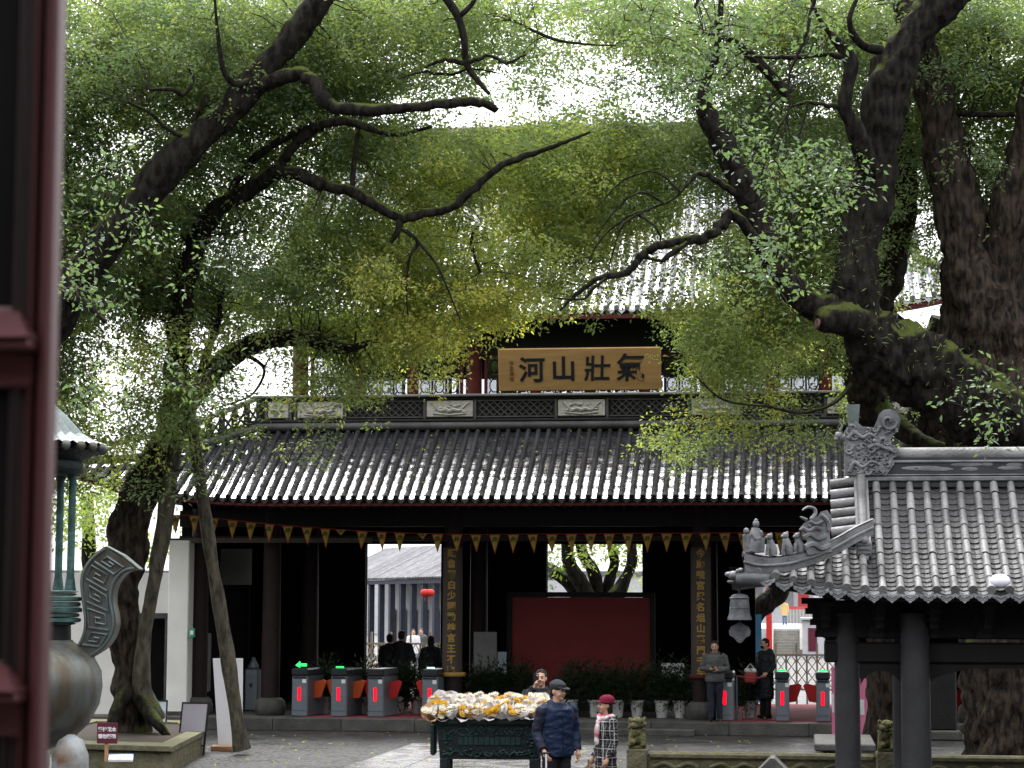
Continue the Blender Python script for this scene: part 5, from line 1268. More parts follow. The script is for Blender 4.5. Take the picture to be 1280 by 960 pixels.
# ------------------------------------------------------------------ red panelled door leaf close to the camera
dr_ = thing('door_leaf', 'dark red panelled wooden door leaf standing open at the near side', 'door')
YD = 2.6; ZD0, ZD1 = 1.05, 4.7
def dx(px): return onY(px, 480, YD).x
def dz(py): return onY(40, py, YD).z
def stile(name, x0_, x1_, front, back, m): return MB().bevbox((dx(x0_), YD+front, ZD0), (dx(x1_), YD+back, ZD1), .004).build(name, m, dr_)
for nm_, a_, b_, f_, m_ in (('outer_stile', 48, 61, 0, 'door_red'), ('moulding', 42, 47.6, .010, 'door_red'), ('moulding', 34, 41.6, .022, 'door_dark'), ('moulding', 28, 33.6, .014, 'door_red'), ('inner_stile', 11, 27.6, .026, 'door_dark'), ('moulding', 5, 10.6, .018, 'door_dark'), ('panel_back', -200, 4.6, .028, 'dark_wall'), ('far_stile', -214, -200.5, 0, 'door_red')): stile(nm_, a_, b_, f_, .035, m_)
for (yt, ym, yb, xe) in ((375, 424, 438, 44), (822, 864, 878, 40)):
    mb = MB(); z0_, z1_ = dz(ym), dz(yt-14); zs = dz(yt+6)
    mb.add([(dx(-199), YD-.03, z0_), (dx(xe-2), YD-.03, z0_), (dx(xe-34), YD+.027, zs), (dx(-199), YD+.027, z1_), (dx(-199), YD+.027, z0_), (dx(xe-2), YD+.027, z0_)], [(0, 1, 2, 3), (0, 4, 5, 1), (1, 5, 2), (0, 3, 4), (3, 2, 5, 4)]); mb.build('weathered_ledge', 'door_red', dr_)
    for a_, b_, f_, m_ in ((ym+.4, ym+3.2, -.01, 'door_dark'), (ym+3.4, yb, -.025, 'door_red'), (yb+.3, yb+44, .012, 'door_red')):
        MB().bevbox((dx(-199), YD+f_, dz(b_)), (dx(xe+(-8 if f_ > 0 else 0)), YD+.026, dz(a_)), .003).build('rail', m_, dr_)
# ------------------------------------------------------------------ main hall behind the camera and the side galleries (out of the picture, added to block sky light from the front)
hall = thing('main_hall', 'great unseen main hall with red doors facing the gate across the court', 'building')
MB().box((-17, -20, 0), (17, -7.5, 9.5)).build('wall', 'red_wood', hall)
MB().box((-18, -22, 0), (18, 3.2, 1.05)).build('terrace', 'grey_stone', hall)
hr = MB(); hr.grid([[(x, y, z) for x in (-19, 19)] for y, z in ((-3.5, 7.6), (-8, 9.6), (-12, 13.5), (-15, 18))]); hr.grid([[(x, y, z) for x in (-19, 19)] for y, z in ((-15, 18), (-20, 12), (-24, 8))]); hr.build('roof', 'barrel_tile', hall)
for x in (-12.5, -7.5, -2.5, 3.5, 7.5, 12.5): MB().lathe([(.3, 1.0), (.3, 8.2)], (x, -4.6, 0), 16).build('column', 'column_dark', hall, True)
for sgn, xx in ((-1, -22.0), (1, 13.5)):
    gl_ = thing('side_gallery', 'long unseen tiled gallery closing the court '+('behind the planter' if sgn < 0 else 'behind the small pavilion'), 'building')
    MB().box((xx-(1.5 if sgn < 0 else -1.2), -2, 0), (xx-(1.2 if sgn < 0 else -1.5), 42, 4.4)).build('wall', 'dark_wall', gl_)
    g_ = MB(); g_.grid([[(xx+sgn*q, y, z) for y in (-2, 42)] for q, z in ((-2.6, 4.1), (-.5, 5.2), (1.5, 7.2))]); g_.grid([[(xx+sgn*q, y, z) for y in (-2, 42)] for q, z in ((1.5, 7.2), (5, 4.4))]); g_.build('roof', 'barrel_tile', gl_)
    for k in range(11): MB().lathe([(.15, 0), (.15, 4.4)], (xx-sgn*1.9, 1+4*k, 0), 10).build('column', 'column_dark', gl_, True)

# ------------------------------------------------------------------ white wing wall at the side of the gate
wing = thing('white_wall', 'white plastered wing wall with a dark doorway and end pier beside the gate', 'wall')
YW = 46.2
def xw(px): return onY(px, 800, YW).x
zt_ = onY(150, 716, YW).z
MB().box((xw(-60), YW, 0), (xw(172), YW+.25, zt_)).build('wall_panel', 'plaster', wing)
MB().box((xw(208), YW, 0), (xw(213), YW+.25, zt_)).build('wall_panel', 'plaster', wing)
MB().box((xw(172), YW, onY(190, 770, YW).z), (xw(208), YW+.25, zt_)).build('wall_panel', 'plaster', wing)
fr_ = MB(); xa, xb_ = xw(170), xw(210); zd = onY(190, 772, YW).z
for a_, b_ in ((xa-.03, xa+.06), (xb_-.06, xb_+.03)): MB().bevbox((a_, YW-.05, 0), (b_, YW+.02, zd+.06), .01).build('door_jamb', 'grey_stone', wing)
MB().bevbox((xa-.06, YW-.055, zd-.02), (xb_+.06, YW+.02, zd+.10), .01).build('door_head', 'grey_stone', wing)
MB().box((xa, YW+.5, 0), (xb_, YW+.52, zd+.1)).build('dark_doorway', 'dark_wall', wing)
MB().bevbox((xw(213.5), YW-.28, 0), (xw(239), YW+.26, onY(226, 676, YW).z), .02).build('end_pier', 'plaster', wing)
MB().bevbox((xw(213.5)-.03, YW-.31, 0), (xw(239)+.03, YW-.285, .35), .01).build('pier_base', 'grey_stone', wing)
ex = thing('exit_sign', 'small green emergency box on the white pier', 'sign', onY(240, 791, YW-.33)); MB().bevbox((-.05, -.04, -.1), (.06, .05, .1), .01).build('box', 'exit_green', ex); MB().box((-.03, -.045, -.04), (.04, -.041, .05)).build('symbol', 'sign_white', ex)

# ------------------------------------------------------------------ planter, boards and prop round the camphor
pl_ = thing('stone_planter', 'low mossy stone planter ringed by slabs around the camphor trunk', 'planter')
cor = [onZ(83, 960, 0), onZ(213, 968, 0), onZ(254, 945, 0)]
pc = onZ(160, 940, 0); zp = .42
poly = [(onZ(60, 940, 0)), onZ(90, 962, 0), onZ(214, 966, 0), onZ(255, 942, 0), onZ(235, 928, 0), onZ(110, 926, 0)]
MB().prism([(p.x, p.y) for p in poly], lambda a, b, t: (a, b, t), 0, zp-.08).build('planter_wall', 'mossy_stone', pl_)
cen_ = sum((Vector((p.x, p.y, 0)) for p in poly), Vector())/6
for k in range(6):
    a_, b_ = Vector((poly[k].x, poly[k].y, 0)), Vector((poly[(k+1) % 6].x, poly[(k+1) % 6].y, 0)); ai, bi = a_.lerp(cen_, .2), b_.lerp(cen_, .2); ao, bo = a_+(a_-cen_)*.03, b_+(b_-cen_)*.03
    MB().prism([(p.x, p.y) for p in (ao, bo, bi, ai)], lambda a, b, t: (a, b, t), zp-.078, zp).build('coping_slab', 'mossy_stone', pl_)
MB().prism([((Vector((p.x, p.y, 0)).lerp(cen_, .19)).x, (Vector((p.x, p.y, 0)).lerp(cen_, .19)).y) for p in poly], lambda a, b, t: (a, b, t), zp-.076, zp-.03).build('soil', 'soil', pl_)

sg_ = thing('keep_off_sign', 'small maroon notice with white lettering on a wooden stake in the planter', 'sign')
p = onY(134, 905, onZ(140, 950, .4).y); base = Vector((p.x, p.y, zp-.04)); sg_.location = base
MB().box((-.025, -.02, 0), (.02, .02, .36)).build('stake', 'timber', sg_); MB().bevbox((-.14, -.04, .26), (.17, -.02, .56), .005).build('board', 'sign_maroon', sg_)
letter('lettering', '爱护花木', .068, 'sign_white', sg_, (.015, -.043, .46), ext=.002, weight=.003); letter('lettering', '请勿踩踏', .068, 'sign_white', sg_, (.015, -.043, .36), ext=.002, weight=.003)
bk = thing('book', 'white covered booklet lying on the planter soil', 'book', (onY(153, 915, base.y+.1).x, base.y+.05, zp-.02)); 
MB().bevbox((-.18, -.13, 0), (.18, .13, .05), .01).build('pages', 'sign_white', bk); MB().box((-.185, .12, -.005), (.185, .14, .055)).build('spine', 'sign_blue', bk); bk.rotation_euler = (R(12), 0, R(16))

def easel(label, px_, pyt, pyb, w, lean, face, yY, rz):
    e = thing('easel_board', label, 'sign board', (0, 0, 0)); b = onY(px_, pyb, yY); t_ = onY(px_, pyt, yY); h = t_.z-b.z
    e.location = (b.x, yY, b.z); e.rotation_euler = (0, 0, R(rz)); Mx = Matrix.Rotation(R(lean), 4, 'X')
    f = MB()
    for x_ in (-w/2-.025, w/2): f.box((x_, -.02, 0), (x_+.025, .02, h), Mx)
    f.box((-w/2, -.02, h-.03), (w/2, .02, h), Mx); f.box((-w/2, -.02, .17*h), (w/2, .02, .17*h+.025), Mx); f.build('frame', 'black_metal', e)
    MB().box((-w/2+.002, -.012, .17*h+.027), (w/2-.002, .004, h-.032), Mx).build('panel', face, e)
    MB().tube([(0, .02-h*math.sin(R(lean))*.9, h*.9), (0, .45, 0)], .015, 6).build('back_leg', 'black_metal', e)
    return e, Mx, h
zb_ = 0
Yes_ = onZ(195, 938, 0).y+1.6
e, Mx, h = easel('tilted pale blue information board on black easel behind the planter', 192, 874, 938, .40, -14, 'pale_blue', Yes_, 10)
for k in range(4): MB().box((-.1+.02*k, -.016, h*(.78-.08*k)), (.14-.02*k, -.0125, h*(.78-.08*k)+.018), Mx).build('text_line', 'notice_grey', e)
easel('grey notice board on black folding easel at the planter corner', 238, 877, 944, .47, -12, 'notice_grey', onZ(245, 944, 0).y, -8)

wbd = thing('white_panel', 'tall blank white panel leaning behind the wooden prop', 'panel')
Yb = onZ(285, 938, 0).y
a_ = onY(273, 936, Yb); b_ = onY(302, 936, Yb); c_ = onY(303, 823, Yb+.35); d_ = onY(266, 823, Yb+.35)
v = [a_, b_, c_, d_]; v += [q+Vector((0, .05, 0)) for q in v]
MB().add(v, [(0, 1, 2, 3), (4, 7, 6, 5), (0, 3, 7, 4), (1, 5, 6, 2), (3, 2, 6, 7), (0, 4, 5, 1)]).build('panel', 'white_board', wbd)
MB().bevbox((a_.x-.08, Yb-.25, 0), (a_.x+.33, Yb-.02, .09), .01).build('wooden_foot', 'timber', wbd)
prop = thing('tree_prop', 'long leaning lichen covered timber prop holding up the camphor limb', 'prop')
dP = onZ(303, 942, 0).y/ray(303, 942).y-.25
C_ = crom([(303, 937, dP, .17), (297, 905, dP, .145), (289, 850, dP, .13), (281, 800, dP, .125), (271, 740, dP, .12), (262, 680, dP, .115), (253, 620, dP, .11), (245, 565, dP, .105), (238, 520, dP, .10)], 4)
MB().tube([at(c[0], c[1], c[2]) for c in C_], [c[3] for c in C_], 12, True, None, .25, 3).build('pole', 'bark_pale', prop, True)

# ------------------------------------------------------------------ turnstiles on the platform
def turnstile(px_, label, rz, green, flaps, ledge='led_green', w=.36, Yt=45.95, ht=1.03, flapm='flap_red'):
    b = onY(px_, 890, Yt); t = thing('turnstile', label, 'turnstile', (b.x, Yt, PH+.003), R(rz), 'ticket turnstiles on the gate platform')
    MB().bevbox((-w/2, 0, 0), (w/2, 1.05, ht-.16), .025).build('cabinet', 'steel', t)
    MB().bevbox((-w/2-.01, -.015, ht-.158), (w/2+.01, 1.07, ht), .03).build('top_cover', 'steel_dark', t)
    MB().bevbox((-.04, -.012, .34), (.035, .004, .63), .012).build('light_bar', 'led_red', t)
    MB().box((-w/2+.03, -.004, ht-.22), (w/2-.03, .002, ht-.175)).build('card_slot', 'steel_dark', t); MB().box((-w/2+.02, -.003, .12), (w/2-.02, .002, .13)).build('panel_seam', 'steel_dark', t); MB().box((.06, -.004, .72), (.15, .002, .80)).build('sticker', 'sign_white', t)
    if green:
        l = MB(); l.prism([(-.12, 0), (-.02, .085), (-.02, .04), (.13, .04), (.13, -.02), (-.02, -.02), (-.02, -.05)] if green == 2 else [(-.09, 0), (.09, 0), (.08, .035), (-.08, .035)], lambda a, b, q: (a, q, ht+.012+b+.05*(green == 2)), .05, .09); l.build('arrow_light', ledge, t)
    for sg in flaps:
        f = MB(); f.prism([(0, 0), (.0, .36), (.20, .40), (.27, .36), (.15, .02)], lambda a, b, q: (sg*(w/2+a), q, .38+b), .45, .50); f.build('flap', flapm, t)
    return t
TL = 'grey steel turnstile with red light bar '
turnstile(374, TL+'next to the column base, orange flap', -7, 2, (1,), flapm='flap_orange')
turnstile(423, TL+'and orange flap, second from the column base', -7, 1, (-1, 1), flapm='flap_orange')
turnstile(469, TL+'and wide red flaps facing the lantern doorway', -7, 0, (-1, 1))
turnstile(537, TL+'and white top light behind the flower heap', -7, 1, (-1,), 'led_white')
turnstile(906, TL+'beside the man in the grey jacket', 0, 1, ())
turnstile(978, TL+'before the lattice fence, green top light', 0, 1, (1,), w=.28)
turnstile(1029, TL+'half behind the pavilion column, green top light', 0, 1, (-1,), w=.28)
tp = thing('queue_rope', 'dark red queue rope strung between turnstile and doorway', 'rope'); MB().tube([onY(920, 845, 46.5), onY(940, 848, 46.5), onY(958, 846, 46.5)], .02, 6).build('rope', 'carpet_red', tp)
MB().lathe([(.12, 0), (.03, .03), (.02, .9)], tuple(onY(921, 895, 46.5).xy)+(PH+.003,), 10).build('stand', 'steel', tp)

# ------------------------------------------------------------------ potted shrubs
def pot(px_, yY, label, big=1.0, plant=True):
    b = onY(px_, 880, yY); t = thing('potted_shrub', label, 'plant', (b.x, yY, PH+.009), 0, 'white pots along the gate hall')
    MB().lathe([(.10, 0), (.105, .01), (.145, .32), (.165, .33), (.165, .37), (.14, .37), (.135, .31)], n=20).build('pot', 'pot_white', t, True)
    MB().lathe([(.134, .32), (.134, .33)], n=16).build('soil', 'soil', t)
    if plant:
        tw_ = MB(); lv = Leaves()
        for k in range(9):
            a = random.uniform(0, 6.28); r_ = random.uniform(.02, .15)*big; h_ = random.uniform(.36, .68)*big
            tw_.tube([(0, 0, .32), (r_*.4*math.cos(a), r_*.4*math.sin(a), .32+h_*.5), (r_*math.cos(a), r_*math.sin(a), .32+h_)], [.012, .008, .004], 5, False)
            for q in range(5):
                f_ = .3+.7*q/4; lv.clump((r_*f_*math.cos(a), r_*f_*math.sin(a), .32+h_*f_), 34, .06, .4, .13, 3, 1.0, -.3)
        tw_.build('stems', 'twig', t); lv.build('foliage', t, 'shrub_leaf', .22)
    return t
PLB = 'dark leafy shrub in white pot '
for px_, yY, lb in ((405, 47.2, 'behind the orange flap turnstiles'), (454, 47.3, 'between the two middle turnstiles'), (498, 47.6, 'by the red flap turnstile'), (521, 47.7, 'beside the lantern doorway'),
                   (600, 47.2, 'behind the flower heap, by the couplet column'), (628, 47.2, 'behind the flower heap, by the pale poster'), (655, 47.2, 'behind the man taking a photograph'), (714, 46.9, 'behind the man in the grey cap'), (744, 46.9, 'behind the woman in the maroon hat'), (772, 46.9, 'by the red screen, next to the maroon hat'),
                   (796, 46.9, 'before the end of the red screen'), (827, 46.9, 'beside the white poster'), (850, 46.9, 'at the foot of the couplet column'), (938, 47.2, 'under the wind bell')):
    pot(px_, yY, PLB+lb, 1.0, True)

# ------------------------------------------------------------------ things inside the hall
scr = thing('screen_wall', 'large plain dark red display screen standing in the hall', 'screen')
YS = 49.6; a_ = onY(640, 850, YS); b_ = onY(812, 747, YS)
MB().box((a_.x, YS, PH+.35), (b_.x, YS+.08, b_.z)).build('panel', 'screen_red', scr)
for x_ in (a_.x-.12, b_.x+.005): MB().box((x_, YS-.03, PH+.003), (x_+.115, YS+.1, b_.z+.12)).build('frame_post', 'dark_wood', scr)
MB().box((a_.x, YS-.03, b_.z+.004), (b_.x, YS+.1, b_.z+.12)).build('frame_rail', 'dark_wood', scr); MB().box((a_.x, YS-.03, PH+.003), (b_.x, YS+.1, PH+.346)).build('frame_rail', 'dark_wood', scr)
def poster(label, x0_, x1_, y0_, y1_, yY, m, name='poster_stand'):
    t = thing(name, label, 'poster'); a = onY(x0_, y1_, yY); b = onY(x1_, y0_, yY)
    MB().box((a.x, yY, a.z), (b.x, yY+.03, b.z)).build('panel', m, t)
    for x_ in (a.x+.05, b.x-.05): MB().tube([(x_, yY+.05, PH+.003), (x_, yY+.05, b.z)], .015, 6).build('leg', 'black_metal', t)
    return t
poster('plain pale grey poster stand beside the lantern side couplet column', 592, 621, 790, 842, 48.6, 'grey_panel')
poster('narrow bluish poster stand with vertical lines beside the red screen', 622, 633, 815, 842, 49.0, 'pale_blue')
poster('small white notice stand behind the potted shrubs', 827, 855, 829, 850, 48.4, 'white_board')
poster('hanging grey panel in the dark end bay', 275, 315, 686, 731, 48.5, 'grey_panel', 'hanging_panel')
dsp = thing('water_dispenser', 'steel water dispenser in the dark end bay behind the white panel', 'dispenser', (onY(316, 870, 48.3).x, 48.3, PH+.003))
MB().bevbox((-.16, -.16, 0), (.16, .16, .95), .03).build('tank', 'steel', dsp); MB().lathe([(.12, .95), (.13, 1.0), (.05, 1.15), (.04, 1.2)], n=16).build('lid', 'steel', dsp, True); MB().tube([(0, -.16, .6), (0, -.24, .6), (0, -.24, .54)], .02, 6).build('tap', 'black_metal', dsp)
cab = thing('fire_cabinet', 'white cabinet with red fire equipment below by the end column', 'cabinet', (onY(254, 860, 47.4).x, 47.4, PH+.003))
MB().bevbox((-.2, -.12, .45), (.14, .12, 1.75), .02).build('cabinet', 'grey_panel', cab); MB().lathe([(.11, 0), (.11, .40), (.04, .45)], (-.03, 0, 0), 14).build('extinguisher', 'extinguisher_red', cab, True); MB().box((-.14, -.125, 1.2), (.08, -.121, 1.6)).build('door_panel', 'white_board', cab)
MB().box((-.05, -.05, 1.75), (.0, .0, 2.3)).build('pipe', 'steel', cab)

# banners and slabs by the pavilion
for x0_, x1_, y0_, y1_, lb in ((1040, 1045, 834, 921, 'narrow pink and white banner beside the pavilion column'), (1074, 1087, 848, 918, 'pink banner with pale stripes between the pavilion columns')):
    t = thing('pink_banner', lb, 'banner'); yY = 43.6; a = onY(x0_, y1_, yY); b = onY(x1_, y0_, yY); h = b.z-a.z
    MB().box((a.x, yY, a.z), (b.x, yY+.03, b.z)).build('cloth', 'pink_banner', t); MB().box((a.x+.01, yY-.006, a.z+h*.35), (a.x+(b.x-a.x)*.5, yY-.003, a.z+h*.62)).build('pale_stripe', 'sign_white', t)
    MB().tube([((a.x+b.x)/2, yY+.06, 0), ((a.x+b.x)/2, yY+.06, b.z)], .02, 6).build('pole', 'black_metal', t)
stp = thing('stone_slab', 'pale stone slab lying on blocks by the pavilion column', 'slab'); a = onZ(1018, 930, .3); b = onZ(1068, 918, .3)
MB().bevbox((a.x, a.y, .18), (b.x+.3, b.y, .3), .02).build('slab', 'grey_stone', stp); MB().box((a.x+.15, a.y+.2, 0), (b.x, b.y-.1, .18)).build('block', 'grey_stone', stp)
bx = thing('hydrant', 'short red fire hydrant beside the ivy covered trunk', 'hydrant', onZ(1200, 905, 0)); MB().lathe([(.10, 0), (.09, .1), (.09, .55), (.12, .6), (.10, .7), (.03, .78)], n=14).build('body', 'extinguisher_red', bx, True); MB().tube([(-.16, 0, .45), (.16, 0, .45)], .05, 8).build('outlet', 'extinguisher_red', bx)
for px_, lb in ((1165, 'dark stone tablet behind the pavilion column'),):
    t = thing('stone_tablet', lb, 'tablet', onZ(px_, 925, 0)); MB().bevbox((-.5, -.1, .2), (.5, .1, 1.9), .03).build('slab', 'ridge_dark', t); MB().bevbox((-.62, -.25, 0), (.62, .25, .2), .03).build('base', 'grey_stone', t)

# ------------------------------------------------------------------ incense burner heaped with flowers
DB = 28.0; b0 = at(538, 905, DB); b1 = at(681, 905, DB); bw_ = (b1-b0).length; bc = (b0+b1)/2
brn = thing('incense_burner', 'rectangular dark bronze incense burner with relief panels on short legs', 'incense burner', (bc.x, bc.y+.3, 0), math.atan2(b1.y-b0.y, b1.x-b0.x)*.6)
zr_ = at(600, 897, DB).z; zb2 = at(600, 949, DB).z; hw_ = bw_/2-.06; hd = .33
def frus(mb, w0, d0, z0_, w1, d1, z1_):
    mb.add([(-w0, -d0, z0_), (w0, -d0, z0_), (w0, d0, z0_), (-w0, d0, z0_), (-w1, -d1, z1_), (w1, -d1, z1_), (w1, d1, z1_), (-w1, d1, z1_)], [(0, 3, 2, 1), (4, 5, 6, 7), (0, 1, 5, 4), (1, 2, 6, 5), (2, 3, 7, 6), (3, 0, 4, 7)])
m_ = MB(); frus(m_, hw_-.04, hd-.03, zb2, hw_, hd, zr_-.09); m_.build('tub', 'burner_bronze', brn)
MB().bevbox((-hw_-.06, -hd-.06, zr_-.09), (hw_+.06, hd+.06, zr_), .02).build('rim', 'burner_bronze', brn)
for sx in (-1, 1):
    for sy in (-1, 1):
        MB().bevbox((sx*(hw_-.04)-.06*(1+sx)-.0, sy*(hd-.05)-.06, 0), (sx*(hw_-.04)+.06*(1-sx)+.12*0, sy*(hd-.05)+.06, zb2+.02), .02).build('leg', 'burner_bronze', brn)
    MB().bevbox((sx*(hw_+.07)-.035, -.12, zr_-.5), (sx*(hw_+.07)+.035, .12, zr_-.1), .02).build('end_handle', 'burner_relief', brn)
rf_ = MB(); yy = -hd-.002
for z0_, z1_ in ((zr_-.24, zr_-.12), (zb2+.03, zb2+.13)):
    for k in range(18):
        x_ = -hw_+.12+k*(2*hw_-.24)/17; rf_.tube([(x_-.04, yy+.01, random.uniform(z0_, z1_)), (x_, yy-.006, random.uniform(z0_, z1_)), (x_+.04, yy+.01, random.uniform(z0_, z1_))], .013, 5); rf_.ball((x_, yy+.005, random.uniform(z0_, z1_)), (.03, .015, .018), 6, 5)
for sx in (-1, 1):
    for k in range(9): rf_.ball((sx*(hw_-.14)+random.uniform(-.05, .05), yy+.012, random.uniform(zb2+.08, zr_-.2)), (.03, .02, .02), 6, 5)
rf_.build('relief', 'burner_relief', brn, True)['kind'] = 'stuff'
for k in range(12):
    x_ = -hw_*.55+hw_*1.1*k/11; MB().cbox((x_, yy+.012, (zr_+zb2)/2-.03), (.03, .012, .05)).build('inscription', 'burner_relief', brn)
# flowers: wrapped bunches of white and yellow chrysanthemums
def flower_bunch(label, x_, y_, z_, yellow, wrapm, tilt):
    t = thing('flower_bunch', label, 'flowers', (0, 0, 0), 0, 'flower bunches heaped on the incense burner')
    Mw = Matrix.Translation(brn.matrix_basis @ Vector((x_, y_, z_))) @ Matrix.Rotation(tilt[0], 4, 'X') @ Matrix.Rotation(tilt[1], 4, 'Y'); t.matrix_world = Mw
    w = MB(); n_ = 12
    rows = [[(r_*math.cos(2*math.pi*j/n_)*(1+random.uniform(-.18, .18)), r_*math.sin(2*math.pi*j/n_)*(1+random.uniform(-.18, .18)), zz+random.uniform(-.015, .025)) for j in range(n_)] for r_, zz in ((.02, -.14), (.06, -.05), (.11, .02), (.14, .06))]
    for r_ in rows: r_.append(r_[0])
    w.grid(rows).build('wrapping', wrapm, t)
    for k in range(6):
        a = random.uniform(0, 6.28); rr = random.uniform(0, .10); c = Vector((rr*math.cos(a), rr*math.sin(a), .06+random.uniform(-.02, .05)))
        yl = random.random() < yellow; f = MB()
        for layer, (pn, pl2, up_) in enumerate(((11, .055, .15), (9, .042, .6), (6, .026, 1.2))):
            for q in range(pn):
                a2 = 2*math.pi*(q+.5*layer)/pn+random.uniform(-.1, .1); d_ = Vector((math.cos(a2), math.sin(a2), up_)).normalized(); s_ = Vector((-math.sin(a2), math.cos(a2), 0))*.012
                f.add([c, c+d_*pl2*.6+s_, c+d_*pl2+Vector((0, 0, .01)), c+d_*pl2*.6-s_], [(0, 1, 2, 3)])
        f.ball(c+Vector((0, 0, .004)), .018, 7, 5); f.build('flower', 'petal_yellow' if yl else 'petal_white', t)
kb = 0
for k in range(34):
    u = (k+.5)/34; x_ = -hw_-.10+(2*hw_+.12)*u
    lay = k % 3; y_ = (-.36, -.15, .1)[lay]; z_ = zr_+(.03, .10, .15)[lay]+random.uniform(-.01, .03)
    yel = random.choice((.03, .03, .06, .28, .75)); wm = random.choice(('wrap', 'wrap', 'wrap', 'wrap', 'kraft', 'petal_white'))
    lb = ('white' if yel < .25 else 'white and yellow' if yel < .7 else 'yellow')+' chrysanthemum bunch in '+('brown paper' if wm == 'kraft' else 'pale wrapping')+(' at the front of the burner heap', ' in the middle of the burner heap', ' at the back of the burner heap')[lay]
    flower_bunch(lb, x_, y_, z_, yel, wm, (R(random.uniform(15, 60)), R(random.uniform(-35, 35))))

# ------------------------------------------------------------------ street beyond the gate
def P3(px, py, d): return at(px, py, d)
cor_ = thing('street_arcade', 'grey roofed arcade with slate posts across the street behind the gate', 'building')
a = at(430, 727, 112); b = at(553, 717, 100); zE = 3.86; dirx = (b-a); dirx.z = 0; L_ = dirx.length; ux = dirx.normalized(); uy = Vector((-ux.y, ux.x, 0)); o0 = Vector((a.x, a.y, 0))
def AP(s_, q, z): return o0+ux*s_+uy*q+Vector((0, 0, z))
rfm = MB(); rfm.grid([[AP(-3, 0, zE), AP(L_+.2, 0, zE+.1)], [AP(-3, 3.6, zE+1.75), AP(L_-.6, 3.6, zE+1.8)], [AP(-3, 7.2, zE), AP(L_+.2, 7.2, zE)]]); rfm.build('roof_slope', 'street_roof', cor_)
for k in range(46):
    s_ = -3+(L_+3.1)*k/45; MB().tube([AP(s_, -.03, zE+.05), AP(s_, 1.8, zE+.93), AP(s_, 3.5, zE+1.75)], .08, 6).build('cover_tile_row', 'street_roof', cor_, True)
MB().box((0, 0, 0), (L_+3, .12, .2), Matrix.Translation(AP(-3, .1, zE-.22)) @ Matrix.Rotation(math.atan2(ux.y, ux.x), 4, 'Z')).build('eave_beam', 'slate_post', cor_)
for k in range(12):
    s_ = -2.6+k*(L_+2.4)/11; MB().cbox((0, 0, 0), (.13, .13, (zE-.2)/2), Matrix.Translation(AP(s_, .35, (zE-.2)/2)) @ Matrix.Rotation(math.atan2(ux.y, ux.x), 4, 'Z')).build('post', 'slate_post', cor_)
bwl = MB(); bwl.grid([[AP(-3, 3.4, 0), AP(L_, 3.4, 0)], [AP(-3, 3.4, zE+.8), AP(L_, 3.4, zE+.8)]]); bwl.build('back_wall', 'street_white', cor_)
for k in range(6): MB().cbox((0, 0, 0), (.35, .03, .9), Matrix.Translation(AP(-1.5+k*1.5, 3.3, 1.5)) @ Matrix.Rotation(math.atan2(ux.y, ux.x), 4, 'Z')).build('shop_poster', ('timber', 'pale_blue', 'coat_pale', 'pink_banner', 'fence_wood', 'lantern_red')[k], cor_)
for px_, py_, lb in ((531, 741, 'smaller red lantern behind its neighbour'), (537.5, 741, 'round red lantern hanging from the arcade eave')):
    t = thing('red_lantern', lb, 'lantern', at(px_, py_, 97)); t.scale = (1.15,)*3; MB().lathe([(.05, -.14), (.12, -.12), (.17, -.05), (.18, 0), (.17, .05), (.12, .12), (.05, .14)], n=16).build('shade', 'lantern_red', t, True); MB().tube([(0, 0, .14), (0, 0, .5)], .01, 5).build('cord', 'black_metal', t); MB().tube([(0, 0, -.14), (0, 0, -.3)], .02, 5).build('tassel', 'lantern_red', t)

fen = thing('lattice_fence', 'pale wooden lattice fence with upright posts across the street', 'fence')
for f_px0, f_px1, fy, ft in ((944, 1060, 58.0, 817), (440, 556, 58.0, 806)):
    A = onY(f_px0, 800, fy); Bv = onY(f_px1, 800, fy); zt2 = onY(1000, ft, fy).z; zb3 = .45; n_ = int((Bv.x-A.x)/.27)
    for k in range(0, n_+1): MB().box((A.x+.27*k-.025, fy-.03, 0), (A.x+.27*k+.025, fy+.03, zt2+(.28 if k % 2 == 0 else -.02))).build('upright', 'fence_wood', fen)
    for z_ in (zb3, zt2-.06): MB().box((A.x-.1, fy-.055, z_), (Bv.x+.1, fy-.032, z_+.05)).build('rail', 'fence_wood', fen)
    for k in range(n_):
        x_ = A.x+.27*k+.135
        for q in range(3):
            z_ = zb3+.05+(zt2-zb3-.1)*q/3; hh = (zt2-zb3-.1)/3
            MB().tube([(x_-.11, fy, z_+hh/2), (x_, fy, z_+hh), (x_+.11, fy, z_+hh/2), (x_, fy, z_), (x_-.11, fy, z_+hh/2)], .022, 4, False).build('diamond', 'fence_wood', fen)

st_ = thing('stone_stair', 'pale stone stair and landing rising to a terrace across the street', 'stair')
for k in range(9):
    yv = 116+k*.32; a = onY(966, 800, yv); b = onY(1001, 800, yv); MB().box((a.x, yv, 0), (b.x, yv+.34, .16+.145*k)).build('step', 'granite_step', st_)
yv = 119.0; a = onY(930, 780, yv); b = onY(1100, 780, yv)
MB().box((onY(1003, 780, 116).x, 116.0, 0), (onY(1100, 780, 116).x, 118.9, 1.0)).build('terrace_block', 'street_white', st_)
MB().box((a.x, yv, 0), (b.x, yv+32, 1.42)).build('landing', 'street_white', st_)
for px_ in (964, 1002): q = onY(px_, 800, 116); MB().prism([(115.8, 0), (115.8, .35), (118.9, 1.7), (118.9, 0)], lambda a2, b2, t: (q.x+t, a2, b2), -.1, .1).build('cheek_wall', 'granite_step', st_)
for k in range(14): q = onY(986+k*4, 760, 150); MB().box((q.x-.07, 150, 1.42), (q.x+.07, 150.06, 2.4)).build('baluster', 'granite_step', st_)
